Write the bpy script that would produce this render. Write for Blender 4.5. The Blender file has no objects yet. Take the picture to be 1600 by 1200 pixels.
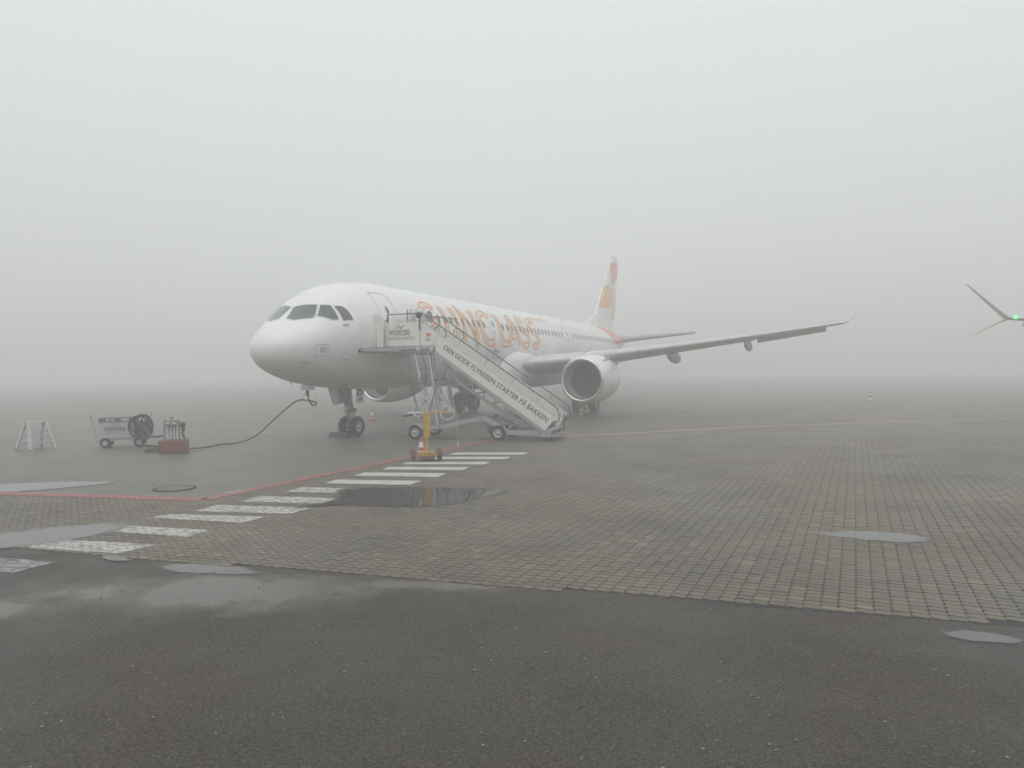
import bpy, bmesh, math, random
from mathutils import Vector, Matrix
R=math.radians; PI=math.pi
random.seed(7)
scene=bpy.context.scene
COL=scene.collection

# ------------------------------------------------------------------ camera
CAM_H=2.34
cam_d=bpy.data.cameras.new('camera'); cam=bpy.data.objects.new('camera',cam_d); COL.objects.link(cam)
cam_d.sensor_width=36.0; cam_d.lens=36.0*1150/1600; cam_d.clip_start=.05; cam_d.clip_end=3000
cam.matrix_world=Matrix.Translation((0,0,CAM_H))@Matrix.Rotation(R(90-.892),4,'X')@Matrix.Rotation(R(-.596),4,'Z')
scene.camera=cam

# ------------------------------------------------------------------ world: even overcast
SUN_EL,SUN_ROT=R(62),R(200)
w=bpy.data.worlds.new('World'); scene.world=w; w.use_nodes=True
nt=w.node_tree; nt.nodes.clear()
out=nt.nodes.new('ShaderNodeOutputWorld'); bg=nt.nodes.new('ShaderNodeBackground')
sky=nt.nodes.new('ShaderNodeTexSky'); sky.sky_type='NISHITA'; sky.sun_disc=False
sky.sun_elevation=SUN_EL; sky.sun_rotation=SUN_ROT; sky.dust_density=6; sky.air_density=1.0
hs=nt.nodes.new('ShaderNodeHueSaturation'); hs.inputs['Saturation'].default_value=.06
nt.links.new(sky.outputs[0],hs.inputs['Color'])
# a thick cloud deck over that sky: brighter overhead than at the horizon, the same all the way round
tc=nt.nodes.new('ShaderNodeTexCoord'); sep=nt.nodes.new('ShaderNodeSeparateXYZ'); nt.links.new(tc.outputs['Generated'],sep.inputs[0])
ramp=nt.nodes.new('ShaderNodeMapRange'); ramp.inputs['From Min'].default_value=0; ramp.inputs['From Max'].default_value=1
ramp.inputs['To Min'].default_value=7.2; ramp.inputs['To Max'].default_value=11.5
nt.links.new(sep.outputs['Z'],ramp.inputs['Value'])
comb=nt.nodes.new('ShaderNodeVectorMath'); comb.operation='SCALE'; comb.inputs[0].default_value=(.965,1.0,1.0)
nt.links.new(ramp.outputs[0],comb.inputs['Scale'])
mx=nt.nodes.new('ShaderNodeMix'); mx.data_type='RGBA'; mx.inputs['Factor'].default_value=.9
nt.links.new(hs.outputs[0],mx.inputs['A']); nt.links.new(comb.outputs[0],mx.inputs['B'])
nt.links.new(mx.outputs['Result'],bg.inputs['Color']); bg.inputs['Strength'].default_value=.1
nt.links.new(bg.outputs[0],out.inputs['Surface'])

sd=bpy.data.lights.new('sun','SUN'); sd.energy=.6; sd.angle=R(60); sd.color=(1,.985,.96)
so=bpy.data.objects.new('sun',sd); COL.objects.link(so)
_dir=Vector((math.sin(SUN_ROT)*math.cos(SUN_EL),math.cos(SUN_ROT)*math.cos(SUN_EL),math.sin(SUN_EL)))
so.rotation_euler=_dir.to_track_quat('Z','Y').to_euler(); so.location=(0,0,40)

vs=scene.view_settings; vs.view_transform='Standard'; vs.look='None'; vs.exposure=0.0; vs.gamma=1; vs.use_curve_mapping=False
cy=scene.cycles; cy.use_denoising=True; cy.max_bounces=6; cy.diffuse_bounces=3; cy.glossy_bounces=3; cy.transmission_bounces=4
cy.volume_bounces=3; cy.use_adaptive_sampling=True; cy.adaptive_threshold=.02; cy.caustics_reflective=False; cy.caustics_refractive=False

# ------------------------------------------------------------------ materials
def mat(name,col,rough=.5,metal=0,var=.12,vscale=3.0,bump=0,bscale=40,coat=0,emit=None,rvar=.1,trans=0):
    m=bpy.data.materials.new(name); m.use_nodes=True; t=m.node_tree; N=t.nodes; b=N['Principled BSDF']
    b.inputs['Metallic'].default_value=metal; b.inputs['Coat Weight'].default_value=coat; b.inputs['Coat Roughness'].default_value=.08
    b.inputs['Transmission Weight'].default_value=trans
    c=N.new('ShaderNodeTexCoord'); n=N.new('ShaderNodeTexNoise'); n.inputs['Scale'].default_value=vscale; n.inputs['Detail'].default_value=6
    t.links.new(c.outputs['Object'],n.inputs['Vector'])
    mr=N.new('ShaderNodeMapRange'); mr.inputs['From Min'].default_value=.25; mr.inputs['From Max'].default_value=.75
    mr.inputs['To Min'].default_value=1-var; mr.inputs['To Max'].default_value=1+var*.4
    t.links.new(n.outputs['Fac'],mr.inputs['Value'])
    sc=N.new('ShaderNodeVectorMath'); sc.operation='SCALE'; sc.inputs[0].default_value=col[:3]; t.links.new(mr.outputs[0],sc.inputs['Scale'])
    t.links.new(sc.outputs[0],b.inputs['Base Color'])
    m2=N.new('ShaderNodeMapRange'); m2.inputs['From Min'].default_value=.3; m2.inputs['From Max'].default_value=.7
    m2.inputs['To Min'].default_value=max(.02,rough-rvar); m2.inputs['To Max'].default_value=min(1,rough+rvar)
    t.links.new(n.outputs['Fac'],m2.inputs['Value']); t.links.new(m2.outputs[0],b.inputs['Roughness'])
    if bump:
        n2=N.new('ShaderNodeTexNoise'); n2.inputs['Scale'].default_value=bscale; n2.inputs['Detail'].default_value=4
        t.links.new(c.outputs['Object'],n2.inputs['Vector']); bp=N.new('ShaderNodeBump'); bp.inputs['Strength'].default_value=bump; bp.inputs['Distance'].default_value=.01
        t.links.new(n2.outputs['Fac'],bp.inputs['Height']); t.links.new(bp.outputs[0],b.inputs['Normal'])
    if emit: b.inputs['Emission Color'].default_value=(*emit[0],1); b.inputs['Emission Strength'].default_value=emit[1]
    return m
M=dict(
 paint=mat('aircraft_white',(.80,.80,.79),.28,var=.03,vscale=.5,coat=.35,rvar=.02),
 paintgrey=mat('aircraft_grey',(.50,.51,.51),.35,var=.08,vscale=1.2,coat=.2),
 wing=mat('wing_grey',(.52,.53,.53),.38,var=.12,vscale=1.0),
 tailgrey=mat('tailplane_grey',(.36,.37,.37),.45,var=.1),
 slat=mat('slat_metal',(.58,.585,.58),.34,metal=.25,var=.1),
 seam=mat('panel_seam',(.25,.25,.25),.6),
 frame=mat('window_frame',(.62,.63,.62),.4),
 glass=mat('cockpit_glass',(.035,.042,.048),.06,var=.3,vscale=2,coat=1,rvar=.02),
 cabin=mat('cabin_pane',(.12,.125,.13),.15,rvar=.05),
 lip=mat('bare_lip',(.72,.72,.70),.22,metal=.9,rvar=.06),
 duct=mat('inlet_duct',(.50,.50,.49),.45),
 fan=mat('fan_blade',(.06,.06,.062),.35,metal=.6),
 dark=mat('dark_cavity',(.03,.03,.03),.7),
 tyre=mat('tyre_rubber',(.012,.012,.012),.85,bump=.2,bscale=60,var=.3),
 rim=mat('wheel_rim',(.62,.62,.60),.4,metal=.3,var=.25,vscale=12),
 steel=mat('gear_steel',(.34,.34,.33),.42,metal=.5,var=.3,vscale=8),
 galv=mat('galvanised',(.42,.43,.43),.48,metal=.45,var=.25,vscale=7),
 alu=mat('aluminium',(.66,.67,.67),.35,metal=.6,var=.15,vscale=6),
 panel=mat('stair_panel',(.78,.78,.745),.42,var=.10,vscale=2.5),
 pipe=mat('dark_pipe',(.10,.10,.10),.45,var=.2),
 txt=mat('dark_lettering',(.035,.037,.04),.5),
 txtgrey=mat('grey_lettering',(.13,.135,.135),.5),
 orange=mat('livery_orange',(.86,.27,.02),.3,var=.06,coat=.3),
 peach=mat('livery_peach',(.86,.42,.06),.3,var=.05,coat=.3),
 yelline=mat('livery_yellow',(.86,.70,.30),.3,var=.05,coat=.3),
 red=mat('livery_red',(.74,.10,.05),.3,var=.05,coat=.3),
 coral=mat('livery_coral',(.82,.12,.05),.3,var=.05,coat=.3),
 conered=mat('cone_red',(.62,.05,.035),.5,var=.2,vscale=9),
 conewhite=mat('cone_white',(.78,.78,.76),.45,var=.15,vscale=9),
 yellow=mat('yellow_paint',(.56,.36,.06),.5,var=.35,vscale=14,bump=.2),
 rust=mat('rusty_iron',(.16,.085,.055),.75,var=.5,vscale=18,bump=.4),
 block=mat('red_block',(.20,.072,.056),.7,var=.35,vscale=6,bump=.3),
 cart=mat('cart_white',(.46,.47,.47),.4,var=.12,vscale=4),
 cartdark=mat('cart_dark',(.09,.095,.1),.5),
 rubber=mat('black_cable',(.025,.025,.026),.5,var=.3),
 plastic=mat('clear_sheeting',(.72,.73,.73),.22,var=.1,vscale=5,bump=.5,bscale=6,trans=.35),
 ladder=mat('ladder_aluminium',(.58,.59,.59),.4,metal=.15,var=.12,vscale=6),
 drain=mat('cast_iron',(.07,.068,.065),.5,metal=.5,var=.4,vscale=25),
 green=mat('green_lamp',(.1,.8,.3),.3,emit=((.03,.62,.09),5)),
)
# ------------------------------------------------------------------ mesh helpers
class MB:
    def __init__(s): s.v=[];s.f=[];s.sm=[]
    def add(s,v,f,smooth=False):
        o=len(s.v); s.v+=[tuple(p) for p in v]; s.f+=[tuple(i+o for i in q) for q in f]; s.sm+=[smooth]*len(f); return s
    def box(s,a,b,mtx=None,bev=0):
        (x0,y0,z0),(x1,y1,z1)=a,b
        if bev:
            e=bev
            bm=bmesh.new(); bmesh.ops.create_cube(bm,size=1)
            for q in bm.verts: q.co=Vector(((x0+x1)/2+q.co.x*(x1-x0),(y0+y1)/2+q.co.y*(y1-y0),(z0+z1)/2+q.co.z*(z1-z0)))
            bmesh.ops.bevel(bm,geom=bm.edges[:],offset=e,segments=2,affect='EDGES',profile=.5)
            bm.verts.index_update(); v=[q.co.copy() for q in bm.verts]; f=[[q.index for q in fc.verts] for fc in bm.faces]; bm.free()
        else:
            v=[Vector(p) for p in ((x0,y0,z0),(x1,y0,z0),(x1,y1,z0),(x0,y1,z0),(x0,y0,z1),(x1,y0,z1),(x1,y1,z1),(x0,y1,z1))]
            f=[(0,3,2,1),(4,5,6,7),(0,1,5,4),(1,2,6,5),(2,3,7,6),(3,0,4,7)]
        if mtx is not None: v=[mtx@Vector(p) for p in v]
        return s.add(v,f)
    def loft(s,rings,closed=True,cap=True,smooth=True):
        n=len(rings[0]); v=[p for r in rings for p in r]; f=[]
        for i in range(len(rings)-1):
            for j in range(n if closed else n-1):
                k=(j+1)%n; f.append((i*n+j,i*n+k,(i+1)*n+k,(i+1)*n+j))
        s.add(v,f,smooth)
        if cap:
            s.add(rings[0],[tuple(range(n-1,-1,-1))]); s.add(rings[-1],[tuple(range(n))])
        return s
    def tube(s,path,r,n=10,cap=True,closed=False):
        P=[Vector(p) for p in path]; rings=[]; prev=None; m=len(P)
        for i,p in enumerate(P):
            if closed: d=(P[(i+1)%m]-P[i-1]).normalized()
            else: d=(P[min(i+1,m-1)]-P[max(i-1,0)]).normalized()
            if prev is None: a=d.orthogonal().normalized()
            else:
                a=prev-d*prev.dot(d); a=a.normalized() if a.length>1e-6 else d.orthogonal().normalized()
            prev=a; b=d.cross(a); rr=r[i] if isinstance(r,(list,tuple)) else r
            rings.append([p+(a*math.cos(2*PI*k/n)+b*math.sin(2*PI*k/n))*rr for k in range(n)])
        if closed: rings.append(rings[0])
        return s.loft(rings,cap=cap and not closed)
    def bar(s,p,q,w,h,up=(0,0,1)):
        p,q=Vector(p),Vector(q); d=(q-p).normalized(); u=Vector(up); sdir=d.cross(u)
        if sdir.length<1e-4: sdir=d.cross(Vector((1,0,0)))
        sdir.normalize(); u=sdir.cross(d)
        c=[(-1,-1),(1,-1),(1,1),(-1,1)]
        r=[[x+sdir*(a*w/2)+u*(b*h/2) for a,b in c] for x in (p,q)]
        return s.loft(r,smooth=False)
    def lathe(s,prof,origin,axis,n=32,smooth=True):
        # prof: (distance along axis, radius)
        o=Vector(origin); ax=Vector(axis).normalized(); a=ax.orthogonal().normalized(); b=ax.cross(a); rings=[]
        for t,r in prof: rings.append([o+ax*t+(a*math.cos(2*PI*k/n)+b*math.sin(2*PI*k/n))*max(r,1e-4) for k in range(n)])
        return s.loft(rings,cap=False,smooth=smooth)
    def prism(s,poly,ext):
        e=Vector(ext); n=len(poly); a=[Vector(p) for p in poly]; b=[p+e for p in a]
        s.add(a+b,[tuple(range(n-1,-1,-1)),tuple(range(n,2*n))]+[(i,(i+1)%n,n+(i+1)%n,n+i) for i in range(n)]); return s
    def mesh(s,name,mt):
        me=bpy.data.meshes.new(name); me.from_pydata([tuple(p) for p in s.v],[],s.f); me.polygons.foreach_set('use_smooth',s.sm)
        bm=bmesh.new(); bm.from_mesh(me); bmesh.ops.recalc_face_normals(bm,faces=bm.faces[:]) if len(bm.faces)<60000 else None
        bm.to_mesh(me); bm.free(); me.materials.append(mt); me.update(); return me
    def build(s,name,mt,parent=None):
        o=bpy.data.objects.new(name,s.mesh(name,mt)); COL.objects.link(o)
        if parent is not None: o.parent=parent
        return o
def empty(name,loc,rz=0,label=None,cat=None,group=None):
    o=bpy.data.objects.new(name,None); COL.objects.link(o); o.location=loc; o.rotation_euler=(0,0,rz); o.empty_display_size=.2
    return tag(o,label,cat,group)
def tag(o,label=None,cat=None,group=None,kind=None):
    for k,v in (('label',label),('category',cat),('group',group),('kind',kind)):
        if v: o[k]=v
    return o
def copy_tree(o,parent=None,skip=()):
    c=o.copy(); COL.objects.link(c); c.parent=parent
    for ch in list(o.children):
        if ch.name.split('.')[0] not in skip: copy_tree(ch,c,skip)
    return c
def text_mesh(s,size,shear=0,bold=0,spacing=1.0):
    cu=bpy.data.curves.new('lettering','FONT'); cu.body=s; cu.size=size; cu.shear=shear; cu.offset=bold; cu.space_character=spacing; cu.resolution_u=3; cu.align_x='LEFT'
    o=bpy.data.objects.new('lettering',cu); COL.objects.link(o); dg=bpy.context.evaluated_depsgraph_get(); dg.update()
    me=bpy.data.meshes.new_from_object(o.evaluated_get(dg)); v=[q.co.copy() for q in me.vertices]; f=[tuple(p.vertices) for p in me.polygons]
    bpy.data.objects.remove(o); bpy.data.curves.remove(cu); bpy.data.meshes.remove(me); return v,f
def lettering(name,s,origin,ax,ay,width,mt,parent,shear=0,bold=0,height=None):
    """flat printed words: origin = lower left, ax along the line, ay up"""
    v,f=text_mesh(s,1,shear,bold); x0=min(p.x for p in v); x1=max(p.x for p in v); k=width/(x1-x0); ky=k
    if height: ky=height/max(p.y for p in v)
    ax,ay,o=Vector(ax).normalized(),Vector(ay).normalized(),Vector(origin)
    m=MB(); m.add([o+ax*((p.x-x0)*k)+ay*(p.y*ky) for p in v],f); return m.build(name,mt,parent)

# ================================================================== SETTING
# paver grid: columns run away from the terminal, parallel to the aircraft
TH=R(25.0); TR=R(18.0); E1=(math.cos(TR),-math.sin(TR)); E2=(math.sin(TH),math.cos(TH)); PS,PT=.158,.124
_det=E1[0]*E2[1]-E1[1]*E2[0]; D1=(E2[1]/_det,-E2[0]/_det); D2=(-E1[1]/_det,E1[0]/_det)   # the courses lie a little skew to the columns
def edge_y(x): return 9.25+(x+4.48)*(6.61-9.25)/(4.57+4.48)       # seam between asphalt and pavers

def ground_mat(name,base,wetlo,wethi,speck=True,tint=None,wet=()):
    m=bpy.data.materials.new(name); m.use_nodes=True; t=m.node_tree; N=t.nodes; L=t.links; b=N['Principled BSDF']
    g=N.new('ShaderNodeNewGeometry'); P=g.outputs['Position']
    def noise(sc,det=5,rough=.6):
        n=N.new('ShaderNodeTexNoise'); n.inputs['Scale'].default_value=sc; n.inputs['Detail'].default_value=det; n.inputs['Roughness'].default_value=rough; L.new(P,n.inputs['Vector']); return n.outputs['Fac']
    def rng(x,a,b_,c,d):
        r=N.new('ShaderNodeMapRange'); L.new(x,r.inputs['Value'])
        for k,v in zip(('From Min','From Max','To Min','To Max'),(a,b_,c,d)): r.inputs[k].default_value=v
        return r.outputs[0]
    def mul(a,b_):
        q=N.new('ShaderNodeMath'); q.operation='MULTIPLY'; L.new(a,q.inputs[0]); L.new(b_,q.inputs[1]); return q.outputs[0]
    big=noise(.28,4); mid=noise(2.1,5); fine=noise(60,3,.7) if not speck else noise(38,4,.8)
    k=mul(mul(rng(big,.3,.7,.9,1.06),rng(mid,.3,.7,.94,1.05)),rng(fine,.36,.64,.25,1.85) if speck else rng(fine,.3,.7,.8,1.2))
    sc=N.new('ShaderNodeVectorMath'); sc.operation='SCALE'; sc.inputs[0].default_value=base; L.new(k,sc.inputs['Scale'])
    colour=sc.outputs[0]
    if tint:
        mxt=N.new('ShaderNodeMix'); mxt.data_type='RGBA'; L.new(rng(noise(.45,3),.42,.62,0,.8),mxt.inputs['Factor']); L.new(colour,mxt.inputs['A'])
        s2=N.new('ShaderNodeVectorMath'); s2.operation='SCALE'; s2.inputs[0].default_value=tint; L.new(k,s2.inputs['Scale']); L.new(s2.outputs[0],mxt.inputs['B']); colour=mxt.outputs['Result']
    if speck:
        vo=N.new('ShaderNodeTexVoronoi'); vo.inputs['Scale'].default_value=75; L.new(P,vo.inputs['Vector'])
        vc=N.new('ShaderNodeSeparateColor'); L.new(vo.outputs['Color'],vc.inputs[0])
        mxs=N.new('ShaderNodeMix'); mxs.data_type='RGBA'; L.new(mul(rng(vc.outputs[0],.86,.985,0,1),rng(vo.outputs['Distance'],.25,.45,1,0)),mxs.inputs['Factor'])
        L.new(colour,mxs.inputs['A']); mxs.inputs['B'].default_value=(.30,.29,.27,1); colour=mxs.outputs['Result']
    L.new(colour,b.inputs['Base Color'])
    rgh=rng(noise(.55,3,.5),.38,.62,wetlo,wethi); wetmask=None
    for cx,cy_,rx,ry in wet:      # films of water lying in shallow dips
        sv=N.new('ShaderNodeVectorMath'); sv.operation='SUBTRACT'; L.new(P,sv.inputs[0]); sv.inputs[1].default_value=(cx,cy_,0)
        dv=N.new('ShaderNodeVectorMath'); dv.operation='MULTIPLY'; L.new(sv.outputs[0],dv.inputs[0]); dv.inputs[1].default_value=(1/rx,1/ry,0)
        ln=N.new('ShaderNodeVectorMath'); ln.operation='LENGTH'; L.new(dv.outputs[0],ln.inputs[0])
        ad=N.new('ShaderNodeMath'); ad.operation='ADD'; L.new(ln.outputs['Value'],ad.inputs[0]); L.new(rng(noise(1.3,5),.3,.7,-.35,.35),ad.inputs[1])
        mk=rng(ad.outputs[0],.45,1.05,1,0)
        if wetmask is None: wetmask=mk
        else:
            q=N.new('ShaderNodeMath'); q.operation='MAXIMUM'; L.new(wetmask,q.inputs[0]); L.new(mk,q.inputs[1]); wetmask=q.outputs[0]
    if wetmask is not None:
        q=N.new('ShaderNodeMix'); L.new(wetmask,q.inputs['Factor']); L.new(rgh,q.inputs['A']); q.inputs['B'].default_value=.2; rgh=q.outputs['Result']
    L.new(rgh,b.inputs['Roughness'])
    hb=N.new('ShaderNodeMath'); hb.operation='ADD'; L.new(rng(noise(110,2),.2,.8,0,1),hb.inputs[0])
    vo2=N.new('ShaderNodeTexVoronoi'); vo2.inputs['Scale'].default_value=62 if speck else 90; L.new(P,vo2.inputs['Vector']); L.new(vo2.outputs['Distance'],hb.inputs[1])
    bp=N.new('ShaderNodeBump'); bp.inputs['Strength'].default_value=1.0 if speck else .5; bp.inputs['Distance'].default_value=.016 if speck else .006
    if wetmask is not None: L.new(rng(wetmask,0,1,1.0,.10),bp.inputs['Strength'])
    L.new(hb.outputs[0],bp.inputs['Height']); L.new(bp.outputs[0],b.inputs['Normal'])
    return m
def paver_mat(name,joints):
    m=bpy.data.materials.new(name); m.use_nodes=True; t=m.node_tree; N=t.nodes; L=t.links; b=N['Principled BSDF']
    g=N.new('ShaderNodeNewGeometry'); P=g.outputs['Position']
    def mth(op,a,b_=None):
        q=N.new('ShaderNodeMath'); q.operation=op
        for i,x in enumerate((a,b_)):
            if x is None: continue
            if isinstance(x,(int,float)): q.inputs[i].default_value=x
            else: L.new(x,q.inputs[i])
        return q.outputs[0]
    def dot(v):
        q=N.new('ShaderNodeVectorMath'); q.operation='DOT_PRODUCT'; L.new(P,q.inputs[0]); q.inputs[1].default_value=v; return q.outputs['Value']
    def noise(sc,det=4):
        n=N.new('ShaderNodeTexNoise'); n.inputs['Scale'].default_value=sc; n.inputs['Detail'].default_value=det; L.new(P,n.inputs['Vector']); return n.outputs['Fac']
    def rng(x,a,b_,c,d):
        r=N.new('ShaderNodeMapRange'); L.new(x,r.inputs['Value'])
        for k,v in zip(('From Min','From Max','To Min','To Max'),(a,b_,c,d)): r.inputs[k].default_value=v
        return r.outputs[0]
    a=dot((D1[0]/PS,D1[1]/PS,0)); c=dot((D2[0]/PT,D2[1]/PT,0))
    aw=mth('ADD',a,mth('MULTIPLY',mth('SINE',mth('MULTIPLY',c,2*PI)),-.06)); cw=mth('ADD',c,mth('MULTIPLY',mth('SINE',mth('MULTIPLY',a,2*PI)),-.12))
    fa,fc=mth('FLOOR',aw),mth('FLOOR',cw)
    cx=N.new('ShaderNodeCombineXYZ'); L.new(fa,cx.inputs[0]); L.new(fc,cx.inputs[1]); wn=N.new('ShaderNodeTexWhiteNoise'); L.new(cx.outputs[0],wn.inputs['Vector'])
    k=mth('MULTIPLY',mth('MULTIPLY',mth('ADD',rng(wn.outputs['Value'],0,1,.84,1.12),rng(wn.outputs['Value'],.965,.97,0,.28)),rng(noise(.35),.3,.7,.86,1.1)),mth('MULTIPLY',rng(noise(70,3),.3,.7,.84,1.16),rng(noise(.8,6),.52,.70,1,.80)))
    mxa=N.new('ShaderNodeMix'); mxa.data_type='RGBA'; mxa.inputs['A'].default_value=(.124,.106,.079,1); mxa.inputs['B'].default_value=(.136,.105,.077,1); L.new(rng(noise(.22,3),.42,.6,0,1),mxa.inputs['Factor'])
    sc=N.new('ShaderNodeVectorMath'); sc.operation='SCALE'; L.new(mxa.outputs['Result'],sc.inputs[0]); L.new(k,sc.inputs['Scale']); colour=sc.outputs[0]
    hgt=noise(120,3)
    if joints:
        def dj(f,w0): 
            fr=mth('FRACT',f); e=mth('MINIMUM',fr,mth('SUBTRACT',1.0,fr)); return rng(e,w0*.4,w0,0,1)
        j=mth('MINIMUM',dj(aw,.05),dj(cw,.06))
        mj=N.new('ShaderNodeMix'); mj.data_type='RGBA'; mj.inputs['A'].default_value=(.045,.041,.035,1); L.new(j,mj.inputs['Factor']); L.new(colour,mj.inputs['B']); colour=mj.outputs['Result']
        hgt=mth('ADD',mth('MULTIPLY',hgt,.25),j)
    L.new(colour,b.inputs['Base Color']); L.new(rng(noise(.5,3),.35,.65,.44,.58),b.inputs['Roughness'])
    bp=N.new('ShaderNodeBump'); bp.inputs['Strength'].default_value=.4; bp.inputs['Distance'].default_value=.006; L.new(hgt,bp.inputs['Height']); L.new(bp.outputs[0],b.inputs['Normal'])
    return m
M['asphalt']=ground_mat('asphalt_foreground',(.064,.056,.046),.38,.66,tint=(.074,.054,.046),wet=[(-3.2,7.9,2.4,.75),(-5.6,7.3,1.6,.5),(-.6,8.05,1.8,.3)])
M['apronfar']=ground_mat('apron_asphalt',(.132,.120,.097),.43,.52,speck=False)
M['paver']=paver_mat('concrete_paver',False); M['paverfar']=paver_mat('concrete_paver_far',True)
M['joint']=mat('joint_sand',(.055,.051,.044),.8,var=.4,vscale=20)

def sheet(name,poly,z,mt,parent=None,kind='structure',sub=0):
    m=MB(); m.add([(x,y,z) for x,y in poly],[tuple(range(len(poly)))])
    o=m.build(name,mt,parent)
    if o.data.polygons[0].normal.z<0: o.data.flip_normals()
    if kind: o['kind']=kind
    return o
G=560
apron=sheet('apron',[(-G,-G),(G,-G),(G,G),(-G,G)],0,M['apronfar'])
# foreground asphalt strip along the terminal
fore=sheet('asphalt_road',[(-60,-40),(60,-40),(60,edge_y(60)+.05),(-60,edge_y(-60)+.05)],.021,M['asphalt'])
# area laid with pavers: inside the red line on the left, out past it on the right
PAV=[(-24,edge_y(-24)),(-24,18.1),(-10.32,14.75),(-5.77,13.72),(-.25,26.2),(1.5,29.5),(9.0,47.0),(22,60),(70,70),(70,edge_y(70))]
def in_poly(x,y,P=PAV):
    c=False; n=len(P)
    for i in range(n):
        (x0,y0),(x1,y1)=P[i],P[i-1]
        if (y0>y)!=(y1>y) and x<(x1-x0)*(y-y0)/(y1-y0)+x0: c=not c
    return c
paving=sheet('paving',PAV,.009,M['joint'])
FAR=24.0   # real stones up to this distance, the material takes over beyond
def far_clip():
    # part of PAV with y>FAR (single convex-enough cut)
    P=[];n=len(PAV)
    for i in range(n):
        a,b=PAV[i],PAV[(i+1)%n]
        if a[1]>=FAR: P.append(a)
        if (a[1]>=FAR)!=(b[1]>=FAR):
            t=(FAR-a[1])/(b[1]-a[1]); P.append((a[0]+t*(b[0]-a[0]),FAR))
    return P
pf=sheet('far_pavers',far_clip(),.024,M['paverfar'],paving,kind='stuff')
def paver_outline():
    pts=[]; hx,hy=PS/2-.0036,PT/2-.0085
    ax,ay=.012,.0125
    for i in range(4): t=i/4; pts.append((-hx+2*hx*t, -hy+ay*math.sin(2*PI*t)))
    for i in range(3): t=i/3; pts.append((hx+ax*math.sin(2*PI*t), -hy+2*hy*t))
    for i in range(4): t=1-i/4; pts.append((-hx+2*hx*t, hy+ay*math.sin(2*PI*t)))
    for i in range(3): t=1-i/3; pts.append((-hx+ax*math.sin(2*PI*t), -hy+2*hy*t))
    return pts
OUT=paver_outline(); NO=len(OUT)
def paver_geo():
    v=[];f=[]
    def ring(k,z): return [((x*k*E1[0]+y*k*E2[0]),(x*k*E1[1]+y*k*E2[1]),z) for x,y in OUT]
    v+=ring(1,0)+ring(1,.0165)+ring(.945,.0205)
    for r in range(2):
        for j in range(NO): k=(j+1)%NO; f.append((r*NO+j,r*NO+k,(r+1)*NO+k,(r+1)*NO+j))
    f.append(tuple(range(2*NO,3*NO))); return v,f
PV,PF=paver_geo()
cells=[]
for i in range(-260,420):
    for j in range(-60,330):
        a,c=(i+.5)*PS,(j+.5)*PT; x=a*E1[0]+c*E2[0]; y=a*E1[1]+c*E2[1]
        if y<4.5 or y>FAR+.05 or abs(x)>.74*y+1.4: continue
        if y<edge_y(x)+.0: continue
        if not in_poly(x,y): continue
        cells.append((y*y+.0*x*x,x,y))
cells.sort()
vis=[c for c in cells if abs(c[1])<.695*c[2]]
near=set((c[1],c[2]) for c in vis[:300])
pme=None
rnd=random.Random(3)
bigV,bigF=[],[]
for _,x,y in cells:
    z=.009+rnd.uniform(-.0022,.0012); tx,ty=rnd.gauss(0,.007),rnd.gauss(0,.007)
    if (x,y) in near:
        if pme is None:
            m=MB(); m.add(PV,PF); pme=m.mesh('paver',M['paver'])
        o=bpy.data.objects.new('paver',pme); COL.objects.link(o); o.parent=paving; o.location=(x,y,z); o.rotation_euler=(tx,ty,rnd.gauss(0,.012))
    else:
        k=len(bigV); bigV+=[(x+p[0],y+p[1],z+p[2]+p[0]*ty+p[1]*tx) for p in PV]; bigF+=[tuple(q+k for q in f) for f in PF]
m=bpy.data.meshes.new('laid_pavers'); m.from_pydata(bigV,[],bigF); m.materials.append(M['paver'])
o=bpy.data.objects.new('laid_pavers',m); COL.objects.link(o); o.parent=paving; o['kind']='stuff'
print('pavers',len(cells))

# ---- flat dark strip painting the shade in the gap along the paver edge
gp=[];rg=random.Random(4)
for i in range(60):
    x=1.9+i*.075; y=edge_y(x)+.02; wd=.012+.045*abs(math.sin(i*.37)*math.sin(i*.11+.6))*rg.uniform(.5,1.2); gp.append((x,y-.07-wd,y+.07))
m=MB(); m.add([p for x,a_,b_ in gp for p in ((x,a_,.0222),(x,b_,.0222))],[(2*i,2*i+2,2*i+3,2*i+1) for i in range(len(gp)-1)]); m.build('edge_gap_shade',M['dark'],fore)
# ---- loose grit lying on the foreground asphalt
rg=random.Random(11); gv,gf=[],[]
for _ in range(900):
    y=4.0+5.2*rg.random()**1.2; x=rg.uniform(-.72,.72)*y
    if y>edge_y(x)-.05: continue
    r=.004+.010*rg.random()**4; k=len(gv); z=.021+r*.4
    gv+=[(x+r*rg.uniform(.7,1.5),y,z),(x,y+r,z),(x-r*rg.uniform(.7,1.5),y,z),(x,y-r,z),(x,y,z+r*.8),(x,y,z-r)]
    gf+=[(k+a_,k+(a_+1)%4,k+4) for a_ in range(4)]+[(k+(a_+1)%4,k+a_,k+5) for a_ in range(4)]
m=MB(); m.add(gv,gf); gr_=m.build('grit',mat('grit_stone',(.30,.29,.27),.8,var=.5,vscale=4)); tag(gr_,'loose pale grit scattered on the foreground asphalt',None,None,'stuff')

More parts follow.
